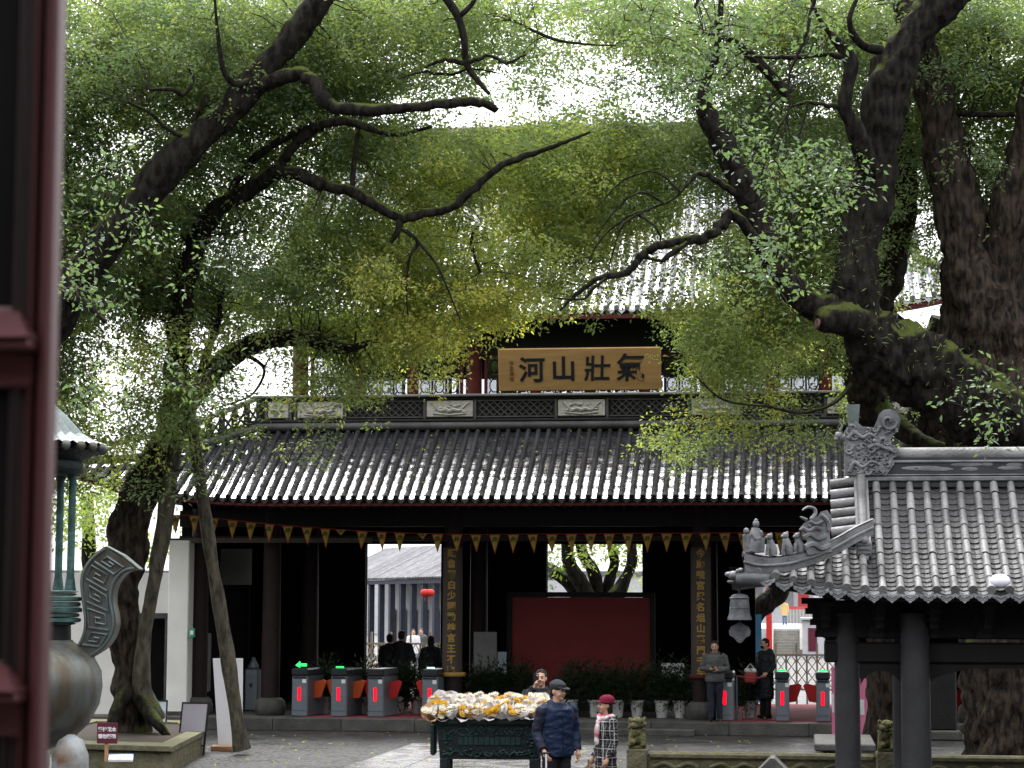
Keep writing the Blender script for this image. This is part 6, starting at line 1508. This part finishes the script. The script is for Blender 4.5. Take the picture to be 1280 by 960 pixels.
q0 = onY(984, 760, 150); q1 = onY(1100, 760, 150); MB().box((q0.x, 149.98, 2.4), (q1.x, 150.1, 2.6)).build('handrail', 'coat_red', st_)
kio = thing('kiosk', 'white kiosk with dark red shutters at the foot of the stair', 'kiosk'); q0 = onY(1003, 800, 114.5); q1 = onY(1030, 800, 114.5)
MB().box((q0.x, 114.5, 0), (q1.x, 115.6, 1.9)).build('body', 'street_white', kio); MB().box((q0.x+.3, 114.45, .3), (q0.x+.75, 114.49, 1.5)).build('shutter', 'sign_maroon', kio); MB().bevbox((q0.x-.1, 114.3, 1.9), (q1.x+.1, 115.7, 2.05), .03).build('roof', 'street_white', kio)
shp = thing('street_shop', 'pale shop front with red trimmed windows above the stair landing', 'building'); q0 = onY(940, 740, 165); q1 = onY(1120, 740, 165)
MB().box((q0.x-3, 165, 0), (q1.x, 170, 9)).build('wall', 'street_white', shp)
for k in range(7): x_ = q0.x+k*1.15; MB().box((x_, 164.9, 2.6), (x_+.8, 164.98, 4.2)).build('window', ('grey_panel', 'pink_banner', 'grey_panel', 'coat_red', 'sign_white', 'grey_panel', 'coat_red')[k], shp)
MB().box((q0.x-3.2, 164.2, 4.5), (q1.x, 164.98, 4.8)).build('awning', 'coat_red', shp)
rpst = thing('red_post', 'tall round red post at the stair foot', 'post', onY(961.5, 812, 110)); rpst.location.z = 0; MB().lathe([(.16, 0), (.14, 4.4)], n=14).build('shaft', 'lantern_red', rpst, True); MB().lathe([(.13, 0), (.13, .2), (.1, .22)], n=14).build('base', 'granite_step', rpst)
bb = thing('blue_banner', 'bright blue banner stand at the edge of the doorway', 'banner'); q0 = onY(941, 800, 57); q1 = onY(952, 800, 57); MB().box((q0.x, 57, .2), (q1.x, 57.03, onY(946, 768, 57).z)).build('cloth', 'blue_banner', bb); MB().tube([((q0.x+q1.x)/2, 57.06, 0), ((q0.x+q1.x)/2, 57.06, 2.4)], .02, 6).build('pole', 'steel', bb)
st2 = thing('leaning_trunk', 'thick leaning bare tree stem crossing the top of the side doorway', 'tree stem')
MB().tube(crom([tuple(at(925, 790, 60)), tuple(at(945, 762, 60)), tuple(at(962, 750, 60)), tuple(at(975, 735, 60)), tuple(at(985, 690, 60)), tuple(at(990, 600, 60))], 4), [.32]*8+[.28]*8+[.2]*5, 12, True, None, .2).build('stem', 'bark', st2, True)
wl = thing('street_wall', 'long white street wall with grey coping added far behind the gate', 'wall'); MB().box((-90, 190, 0), (80, 190.4, 5.2)).build('wall', 'street_white', wl); MB().box((-90.2, 189.8, 5.2), (80.2, 190.6, 5.6)).build('coping', 'street_roof', wl)  # added to block the bright horizon that whitens the ground
# ------------------------------------------------------------------ people
def fuse(mb, voxel, m, name, parent, it=4, wr=0.0):
    """join overlapping volumes into one continuous surface"""
    me = bpy.data.meshes.new('tmp'); me.from_pydata(mb.v, [], mb.f); bm = bmesh.new(); bm.from_mesh(me); bmesh.ops.recalc_face_normals(bm, faces=bm.faces); bm.to_mesh(me); bm.free()
    o = bpy.data.objects.new('tmp', me); COL.objects.link(o)
    r = o.modifiers.new('r', 'REMESH'); r.mode = 'VOXEL'; r.voxel_size = voxel
    s = o.modifiers.new('s', 'SMOOTH'); s.factor = .5; s.iterations = it
    dg = bpy.context.evaluated_depsgraph_get(); out = bpy.data.meshes.new_from_object(o.evaluated_get(dg))
    bpy.data.objects.remove(o); bpy.data.meshes.remove(me)
    if wr:                                   # creases in the cloth
        sd = random.uniform(0, 50)
        n_ = len(out.vertices); co = np.empty(n_*3, np.float32); no = np.empty(n_*3, np.float32); out.vertices.foreach_get('co', co); out.vertex_normals.foreach_get('vector', no)
        co = co.reshape(-1, 3); no = no.reshape(-1, 3)
        q = np.array([noise.noise((c[0]*7+sd, c[1]*7, c[2]*17))+.6*noise.noise((c[0]*16+sd, c[1]*16, c[2]*34)) for c in co.tolist()], np.float32)
        out.vertices.foreach_set('co', (co+no*(wr*(q-.25))[:, None]).ravel()); out.update()
    out.name = name; out.materials.clear(); out.materials.append(M[m]); out.polygons.foreach_set('use_smooth', np.ones(len(out.polygons), bool))
    return link(name, out, parent)
def V3(*a): return Vector(a)

def person(label, loc, rz, height, arms, coat, legs, hair='hair', coat_len=.80, head=(0, 0), hat=None, near=True, bulk=1.0, sleeve=None, lean=0.0, stride=.0, collar=None, female=False, hood=False, group=None):
    k = height/1.72; t = thing('person', label, 'person', loc, R(rz), group); t.scale = (k, k, k)
    vx = .0108 if near else .022
    HM = Matrix.Translation((0, -.02*0-lean*.1, 1.52)) @ Matrix.Rotation(R(head[0]), 4, 'Z') @ Matrix.Rotation(R(head[1]), 4, 'X') @ Matrix.Translation((0, 0, -1.52))
    def hp(*a): return HM @ Vector(a)
    HR = HM.to_3x3()
    b = MB(); sh = .165 if female else .185
    b.ball(hp(0, .012, 1.625), (.076, .094, .098), 16, 12, HR); b.ball(hp(0, -.018, 1.585), (.066, .076, .098), 16, 12, HR); b.ball(hp(0, -.062, 1.515), (.034, .026, .028), 10, 8, HR)
    b.tube([hp(0, -.088, 1.618), hp(0, -.104, 1.592), hp(0, -.108, 1.575)], [.009, .012, .017], 8); b.ball(hp(0, -.094, 1.574), (.021, .014, .011), 8, 6, HR)
    b.ball(hp(0, -.082, 1.632), (.056, .014, .013), 10, 6, HR)
    for sg in (-1, 1):
        b.ball(hp(sg*.076, .012, 1.592), (.012, .022, .033), 8, 6, HR); b.ball(hp(sg*.04, -.066, 1.565), (.024, .018, .02), 8, 6, HR)
    b.tube([hp(0, .012, 1.56), (0, .01, 1.45), (0, .012, 1.38)], [.056, .055, .07], 12)
    b.lathe([(.02, .80), (.13, .84), (.155, .92), (.135, 1.08), (.155, 1.25), (.15, 1.36), (.06, 1.44)], (0, .01, 0), 18, 1.0, .66)
    Hd = []
    for sg, (el, wr, curl) in zip((-1, 1), arms):
        s0 = V3(sg*sh, .01, 1.375); el, wr = Vector(el), Vector(wr); d = (wr-el).normalized()
        b.tube([s0, s0.lerp(el, .5), el, el.lerp(wr, .5), wr], [.05, .045, .038, .035, .026], 10)
        # hand: palm, four unequal fingers curling, thumb from the side of the palm
        side = Vector(curl).normalized(); side = (side-d*side.dot(d)).normalized(); w = d.cross(side)
        pc = wr+d*.05; b.tube([wr, wr+d*.03, wr+d*.085], [.026, .036, .032], 8)
        if near:
            for q, (off, ln) in enumerate(((-.030, .065), (-.010, .076), (.010, .072), (.029, .056))):
                r0 = wr+d*.085+w*off; m1 = r0+d*ln*.45+side*.012; m2 = m1+d*ln*.30+side*ln*.35; m3 = m2+side*ln*.40-d*.004
                b.tube([r0-d*.02, r0, m1, m2, m3], [.0095, .0092, .0088, .008, .0065], 7)
            th0 = wr+d*.03+w*-.03; b.tube([th0, th0-w*.022+d*.022+side*.012, th0-w*.018+d*.045+side*.03], [.012, .0105, .008], 7)
        Hd.append((wr+d*.09, d, side))
    for sg in (-1, 1):
        hx = sg*.085; y1 = -.03*0+sg*stride
        b.tube([(hx, .01, .90), (sg*.09, y1*.5-.005, .50), (sg*.088, y1, .09)], [.085, .055, .04], 10); b.tube([(sg*.088, y1+.03, .05), (sg*.095, y1-.14, .035)], [.04, .035], 8)
    fuse(b, vx, 'skin', 'body', t, 3)
    if near:
        for sg in (-1, 1):
            e = MB().ball((0, 0, 0), (.013, .006, .0055), 10, 6).build('eye', 'eye_dark', t, True); e.matrix_basis = HM @ Matrix.Translation((sg*.031, -.0885, 1.609)); 
            e = MB().ball((0, 0, 0), (.019, .006, .0035), 10, 6).build('eyebrow', 'hair', t, True); e.matrix_basis = HM @ Matrix.Translation((sg*.032, -.092, 1.634))
        e = MB().ball((0, 0, 0), (.023, .007, .006), 10, 6).build('mouth', 'lip', t, True); e.matrix_basis = HM @ Matrix.Translation((0, -.0895, 1.541))
    if hair:
        h = MB(); h.ball(hp(0, .022, 1.642), (.085, .096, .092), 14, 10, HR)
        if female: h.ball(hp(0, .05, 1.56), (.085, .06, .12), 12, 8, HR)
        else: h.ball(hp(0, .05, 1.59), (.079, .055, .07), 12, 8, HR)
        o = fuse(h, .012, hair, 'hair', t, 2)
        # keep the face clear
        bm = bmesh.new(); bm.from_mesh(o.data); inv = HM.inverted()
        dl = [f for f in bm.faces if (lambda c: c.y < -.035 and c.z < 1.675)(inv @ f.calc_center_median())]; bmesh.ops.delete(bm, geom=dl, context='FACES'); bm.to_mesh(o.data); bm.free()
    # upper garment
    c = MB(); B = bulk; z0 = coat_len
    c.lathe([(.02, z0), (.185*B, z0+.005), (.195*B, z0+.06), (.185*B, 1.0), (.185*B, 1.15), (.20*B, 1.30), (.185*B, 1.385), (.10, 1.445), (.075, 1.47)], (0, .008, 0), 22, 1.0, .72)
    for sg, (el, wr, curl) in zip((-1, 1), arms):
        s0 = V3(sg*(sh+.005), .01, 1.375); el, wr = Vector(el), Vector(wr); ce = el.lerp(wr, .93)
        c.tube([s0-V3(sg*.05, 0, -.01), s0, s0.lerp(el, .5), el, el.lerp(ce, .5), ce], [.08*B, .078*B, .068*B, .060*B, .054*B, .048*B], 12)
    if hood or collar: c.tube([(.085*math.cos(a), .012+.075*math.sin(a), 1.455+.02*math.sin(a)) for a in [k_*math.pi/6 for k_ in range(13)]], .032, 8)
    if hood: c.ball((0, .12, 1.42), (.12, .07, .09), 12, 8)
    fuse(c, .0105 if near else .02, coat, 'coat', t, 3, .011 if near else 0)
    # trousers and shoes
    p = MB(); p.lathe([(.02, .78), (.15, .80), (.155, .9), (.13, 1.0)], (0, .01, 0), 18, 1.0, .72)
    for sg in (-1, 1):
        y1 = sg*stride; p.tube([(sg*.085, .01, .88), (sg*.09, y1*.25, .68), (sg*.092, y1*.5-.005, .48), (sg*.09, y1*.8, .25), (sg*.09, y1, .07)], [.10, .088, .075, .07, .068], 12)
    fuse(p, .012 if near else .022, legs, 'trousers', t, 3, .009 if near else 0)
    for sg in (-1, 1):
        y1 = sg*stride; s_ = MB(); s_.ball((sg*.09, y1-.04, .045), (.048, .13, .045), 12, 8); s_.ball((sg*.09, y1+.03, .06), (.045, .06, .06), 10, 8); s_.build('shoe', 'shoe', t, True)
    return t, HM, Hd

DN = ((-.24, .02, 1.10), (-.25, -.05, .86), (.3, 0, 0)), ((.24, .02, 1.10), (.25, -.05, .86), (-.3, 0, 0))
def ground_at(px, depth):
    q = at(px, 900, depth); return Vector((q.x, q.y, 0))

# man in blue jacket and cap, leaning on a stick
g0 = ground_at(697, 26.9)
pm, HM, Hd = person('man in blue padded jacket and grey cap holding a walking stick', g0, 32, 1.73, (((-.27, .03, 1.09), (-.25, -.14, .88), (.3, 0, 0)), ((.26, .04, 1.09), (.25, -.06, .86), (-.3, 0, 0))), 'jacket_blue', 'trousers', 'hair', .80, (28, 4), True, True, 1.16, hood=True)
cp = MB(); cp.ball((0, .012, 1.665), (.094, .108, .082), 18, 12); cp.lathe([(.09, 1.655), (.097, 1.66), (.095, 1.70)], (0, .012, 0), 20, 1.0, 1.13)
o = fuse(cp, .008, 'cap_grey', 'cap', pm, 2); o.matrix_basis = HM
br = MB(); br.prism([(.085*math.cos(a), -.06-.105*math.sin(a)) for a in [math.pi*q/12 for q in range(13)]], lambda a, b_, q: (a, b_, 1.648+q-.25*abs(b_+.06)*.6), 0, .01); o = br.build('cap_brim', 'cap_grey', pm, True); o.matrix_basis = HM
sl2 = MB()
for (el, wr, sg) in (((-.27, .03, 1.09), (-.25, -.14, .88), -1),):
    el, wr = Vector(el), Vector(wr); s0 = V3(sg*.19, .01, 1.385); ce = el.lerp(wr, .94); sl2.tube([s0, s0.lerp(el, .5), el, el.lerp(ce, .5), ce], [.094, .086, .076, .07, .062], 14)
fuse(sl2, .0105, 'sleeve_navy', 'sleeve', pm, 3, .010)
zip_ = MB().tube([(.0, -.158, .84), (.0, -.155, 1.1), (0, -.158, 1.3), (0, -.12, 1.42)], .006, 6).build('zip', 'sleeve_navy', pm)
hd = pm.matrix_basis @ Hd[0][0]
stk = thing('walking_stick', 'thin pale walking stick in the hand of the man in blue', 'stick'); q = hd+Vector((.0, -.03, .02)); MB().tube([q+Vector((0, 0, .03)), q, Vector((q.x+.02, q.y-.12, .0))], [.011, .011, .009], 8).build('shaft', 'white_board', stk, True); MB().tube([q+Vector((-.05, 0, .03)), q+Vector((.05, 0, .035))], .014, 8).build('handle', 'black_metal', stk, True)

# woman in checked coat
g0 = ground_at(757, 27.2)
pw_, HM, Hd = person('woman in black and white checked coat, maroon hat and pale scarf', g0, -58, 1.53, (((-.21, .03, 1.10), (-.20, -.10, .86), (.3, 0, 0)), ((.22, .03, 1.10), (.21, -.08, .86), (-.3, 0, 0))), 'plaid', 'trousers', 'hair', .55, (-12, 0), True, True, 1.05, female=True)
cp = MB(); cp.ball((0, .02, 1.675), (.105, .115, .08), 18, 12); cp.lathe([(.098, 1.63), (.108, 1.64), (.10, 1.67)], (0, .015, 0), 20, 1.0, 1.1); cp.ball((0, -.095, 1.645), (.075, .05, .012), 12, 6)
o = fuse(cp, .008, 'hat_maroon', 'hat', pw_, 2, .006); o.matrix_basis = HM
sc_ = MB(); sc_.tube([(.10*math.cos(a), .0+.095*math.sin(a), 1.435+.015*math.sin(a*2)) for a in [q_*math.pi/8 for q_ in range(17)]], .04, 10); sc_.tube([(.03, -.10, 1.43), (.045, -.15, 1.32), (.04, -.165, 1.18), (.045, -.16, 1.05)], [.04, .042, .04, .036], 8); fuse(sc_, .01, 'scarf', 'scarf', pw_, 3, .008)
bg_ = thing('handbag', 'small brown patterned handbag hanging at the checked coat', 'handbag'); q = pw_.matrix_basis @ Hd[0][0]; bg_.location = q+Vector((-.02, -.02, -.03)); MB().bevbox((-.05, -.11, -.2), (.05, .11, 0), .02).build('bag', 'bag_brown', bg_); MB().tube([(0, -.07, 0), (0, -.05, .07), (0, .05, .07), (0, .07, 0)], .009, 6).build('strap', 'bag_brown', bg_)

# man taking a photograph
g0 = ground_at(676, 31.0)
pp, HM, Hd = person('man in black jacket raising a phone to take a photograph', g0, 4, 1.75, (((-.27, -.14, 1.22), (-.07, -.22, 1.50), (.5, -.3, 0)), ((.27, -.02, 1.10), (.22, -.16, .92), (-.3, 0, 0))), 'jacket_black', 'trousers', 'hair', .80, (-6, 0), None, True, 1.12, collar=True)
q = pp.matrix_basis @ V3(-.055, -.215, 1.60); ph_ = thing('mobile_phone', 'dark mobile phone held up before the face', 'phone', q, R(4)); MB().bevbox((-.038, -.006, -.07), (.038, .006, .07), .006).build('case', 'black_metal', ph_); MB().ball((.015, -.008, .045), (.009, .004, .009), 8, 5).build('lens', 'pale_blue', ph_)
MB().box((.08, -.165, 1.22), (.15, -.16, 1.235)).build('badge', 'sign_white', pp)

# man in grey jacket by the turnstile
q = onY(894, 900, 45.62)
pg, HM, Hd = person('man in grey jacket looking down at his phone on the platform edge', Vector((q.x, 45.62, PH+.003)), -4, 1.68, (((-.27, -.01, 1.12), (-.05, -.22, 1.12), (.4, -.3, .4)), ((.27, -.01, 1.12), (.06, -.22, 1.10), (-.4, -.3, .4))), 'jacket_grey', 'trousers_navy', 'hair', .84, (0, 16), None, True, 1.12, collar=True, stride=.06)
ph_ = thing('mobile_phone', 'dark phone held low by the man in grey', 'phone', pg.matrix_basis @ V3(.0, -.30, 1.14)); MB().bevbox((-.035, -.07, -.006), (.035, .07, .006), .006).build('case', 'black_metal', ph_); ph_.rotation_euler = (R(35), 0, 0)

# masked visitor in black by the bright doorway
q = onY(957, 890, 46.9)
pb, HM, Hd = person('visitor in long black coat and mask carrying a red and white bag', Vector((q.x, 46.9, PH+.012)), -50, 1.70, (((-.22, -.02, 1.10), (-.14, -.22, 1.05), (.3, -.3, .3)), ((.24, .03, 1.10), (.2, -.12, .98), (-.3, 0, 0))), 'jacket_black', 'trousers', 'hair', .42, (0, 6), None, True, 1.12, hood=True)
MB().ball((0, 0, 0), (.052, .03, .045), 12, 8).build('mask', 'jacket_black', pb, True).matrix_basis = HM @ Matrix.Translation((0, -.078, 1.548))
bg_ = thing('carrier_bag', 'red and white carrier bag held by the masked visitor', 'bag', pb.matrix_basis @ V3(-.14, -.30, .98)); MB().bevbox((-.13, -.07, -.22), (.13, .07, .0), .03).build('bag', 'coat_red', bg_); MB().bevbox((-.132, -.073, .004), (.132, .073, .1), .03).build('bag_top', 'sign_white', bg_); MB().tube([(-.08, 0, .1), (0, 0, .2), (.08, 0, .1)], .01, 6).build('strap', 'sign_white', bg_)

# visitors standing in the lantern doorway and out in the street
def sil(px, yY, label, rz, h, coat, legs, z=PH+.012, female=False, arms=DN, bulk=1.15, ln=.7, hair='hair'):
    q = onY(px, 880, yY); return person(label, Vector((q.x, yY, z)), rz, h, arms, coat, legs, hair, ln, (0, 0), None, False, bulk, female=female, hood=True, group='visitors beyond the turnstiles')
sil(487, 50.6, 'visitor in dark coat at the jamb side of the lantern doorway', 170, 1.70, 'jacket_black', 'trousers')
sil(502, 50.2, 'taller visitor in black with a bag in the lantern doorway', 160, 1.78, 'jacket_black', 'trousers', arms=(((-.26, -.05, 1.12), (-.2, -.24, 1.05), (.3, 0, 0)), ((.3, .02, 1.10), (.34, -.1, .95), (-.3, 0, 0))))
p3, HM3, _ = sil(538, 50.4, 'visitor in black with a pale pink headscarf in the lantern doorway', 190, 1.66, 'jacket_black', 'trousers', female=True)
MB().tube([HM3 @ V3(.1*math.cos(a), .04, 1.60+.115*math.sin(a)) for a in [math.pi*q_/10 for q_ in range(11)]], .02, 6).build('headscarf', 'scarf', p3, True)
sil(516, 86, 'street visitor in white standing beyond the lantern doorway', 10, 1.66, 'sign_white', 'jeans', 0.0)
sil(526, 87, 'street visitor in grey beyond the lantern doorway', -20, 1.68, 'jacket_grey', 'jeans', 0.0)
sil(470, 57.4, 'child in pale coat and hat behind the lattice fence', 0, 1.12, 'coat_pale', 'coat_red', 0.0, hair='coat_pale')
q = onY(981, 781, 140)
person('visitor in yellow coat on the stair landing, seen from behind', Vector((q.x, 140, 1.42)), 165, 1.62, DN, 'coat_yellow', 'jeans', 'hair', .62, (0, 0), None, False, 1.15, hood=True, group='visitors beyond the turnstiles')
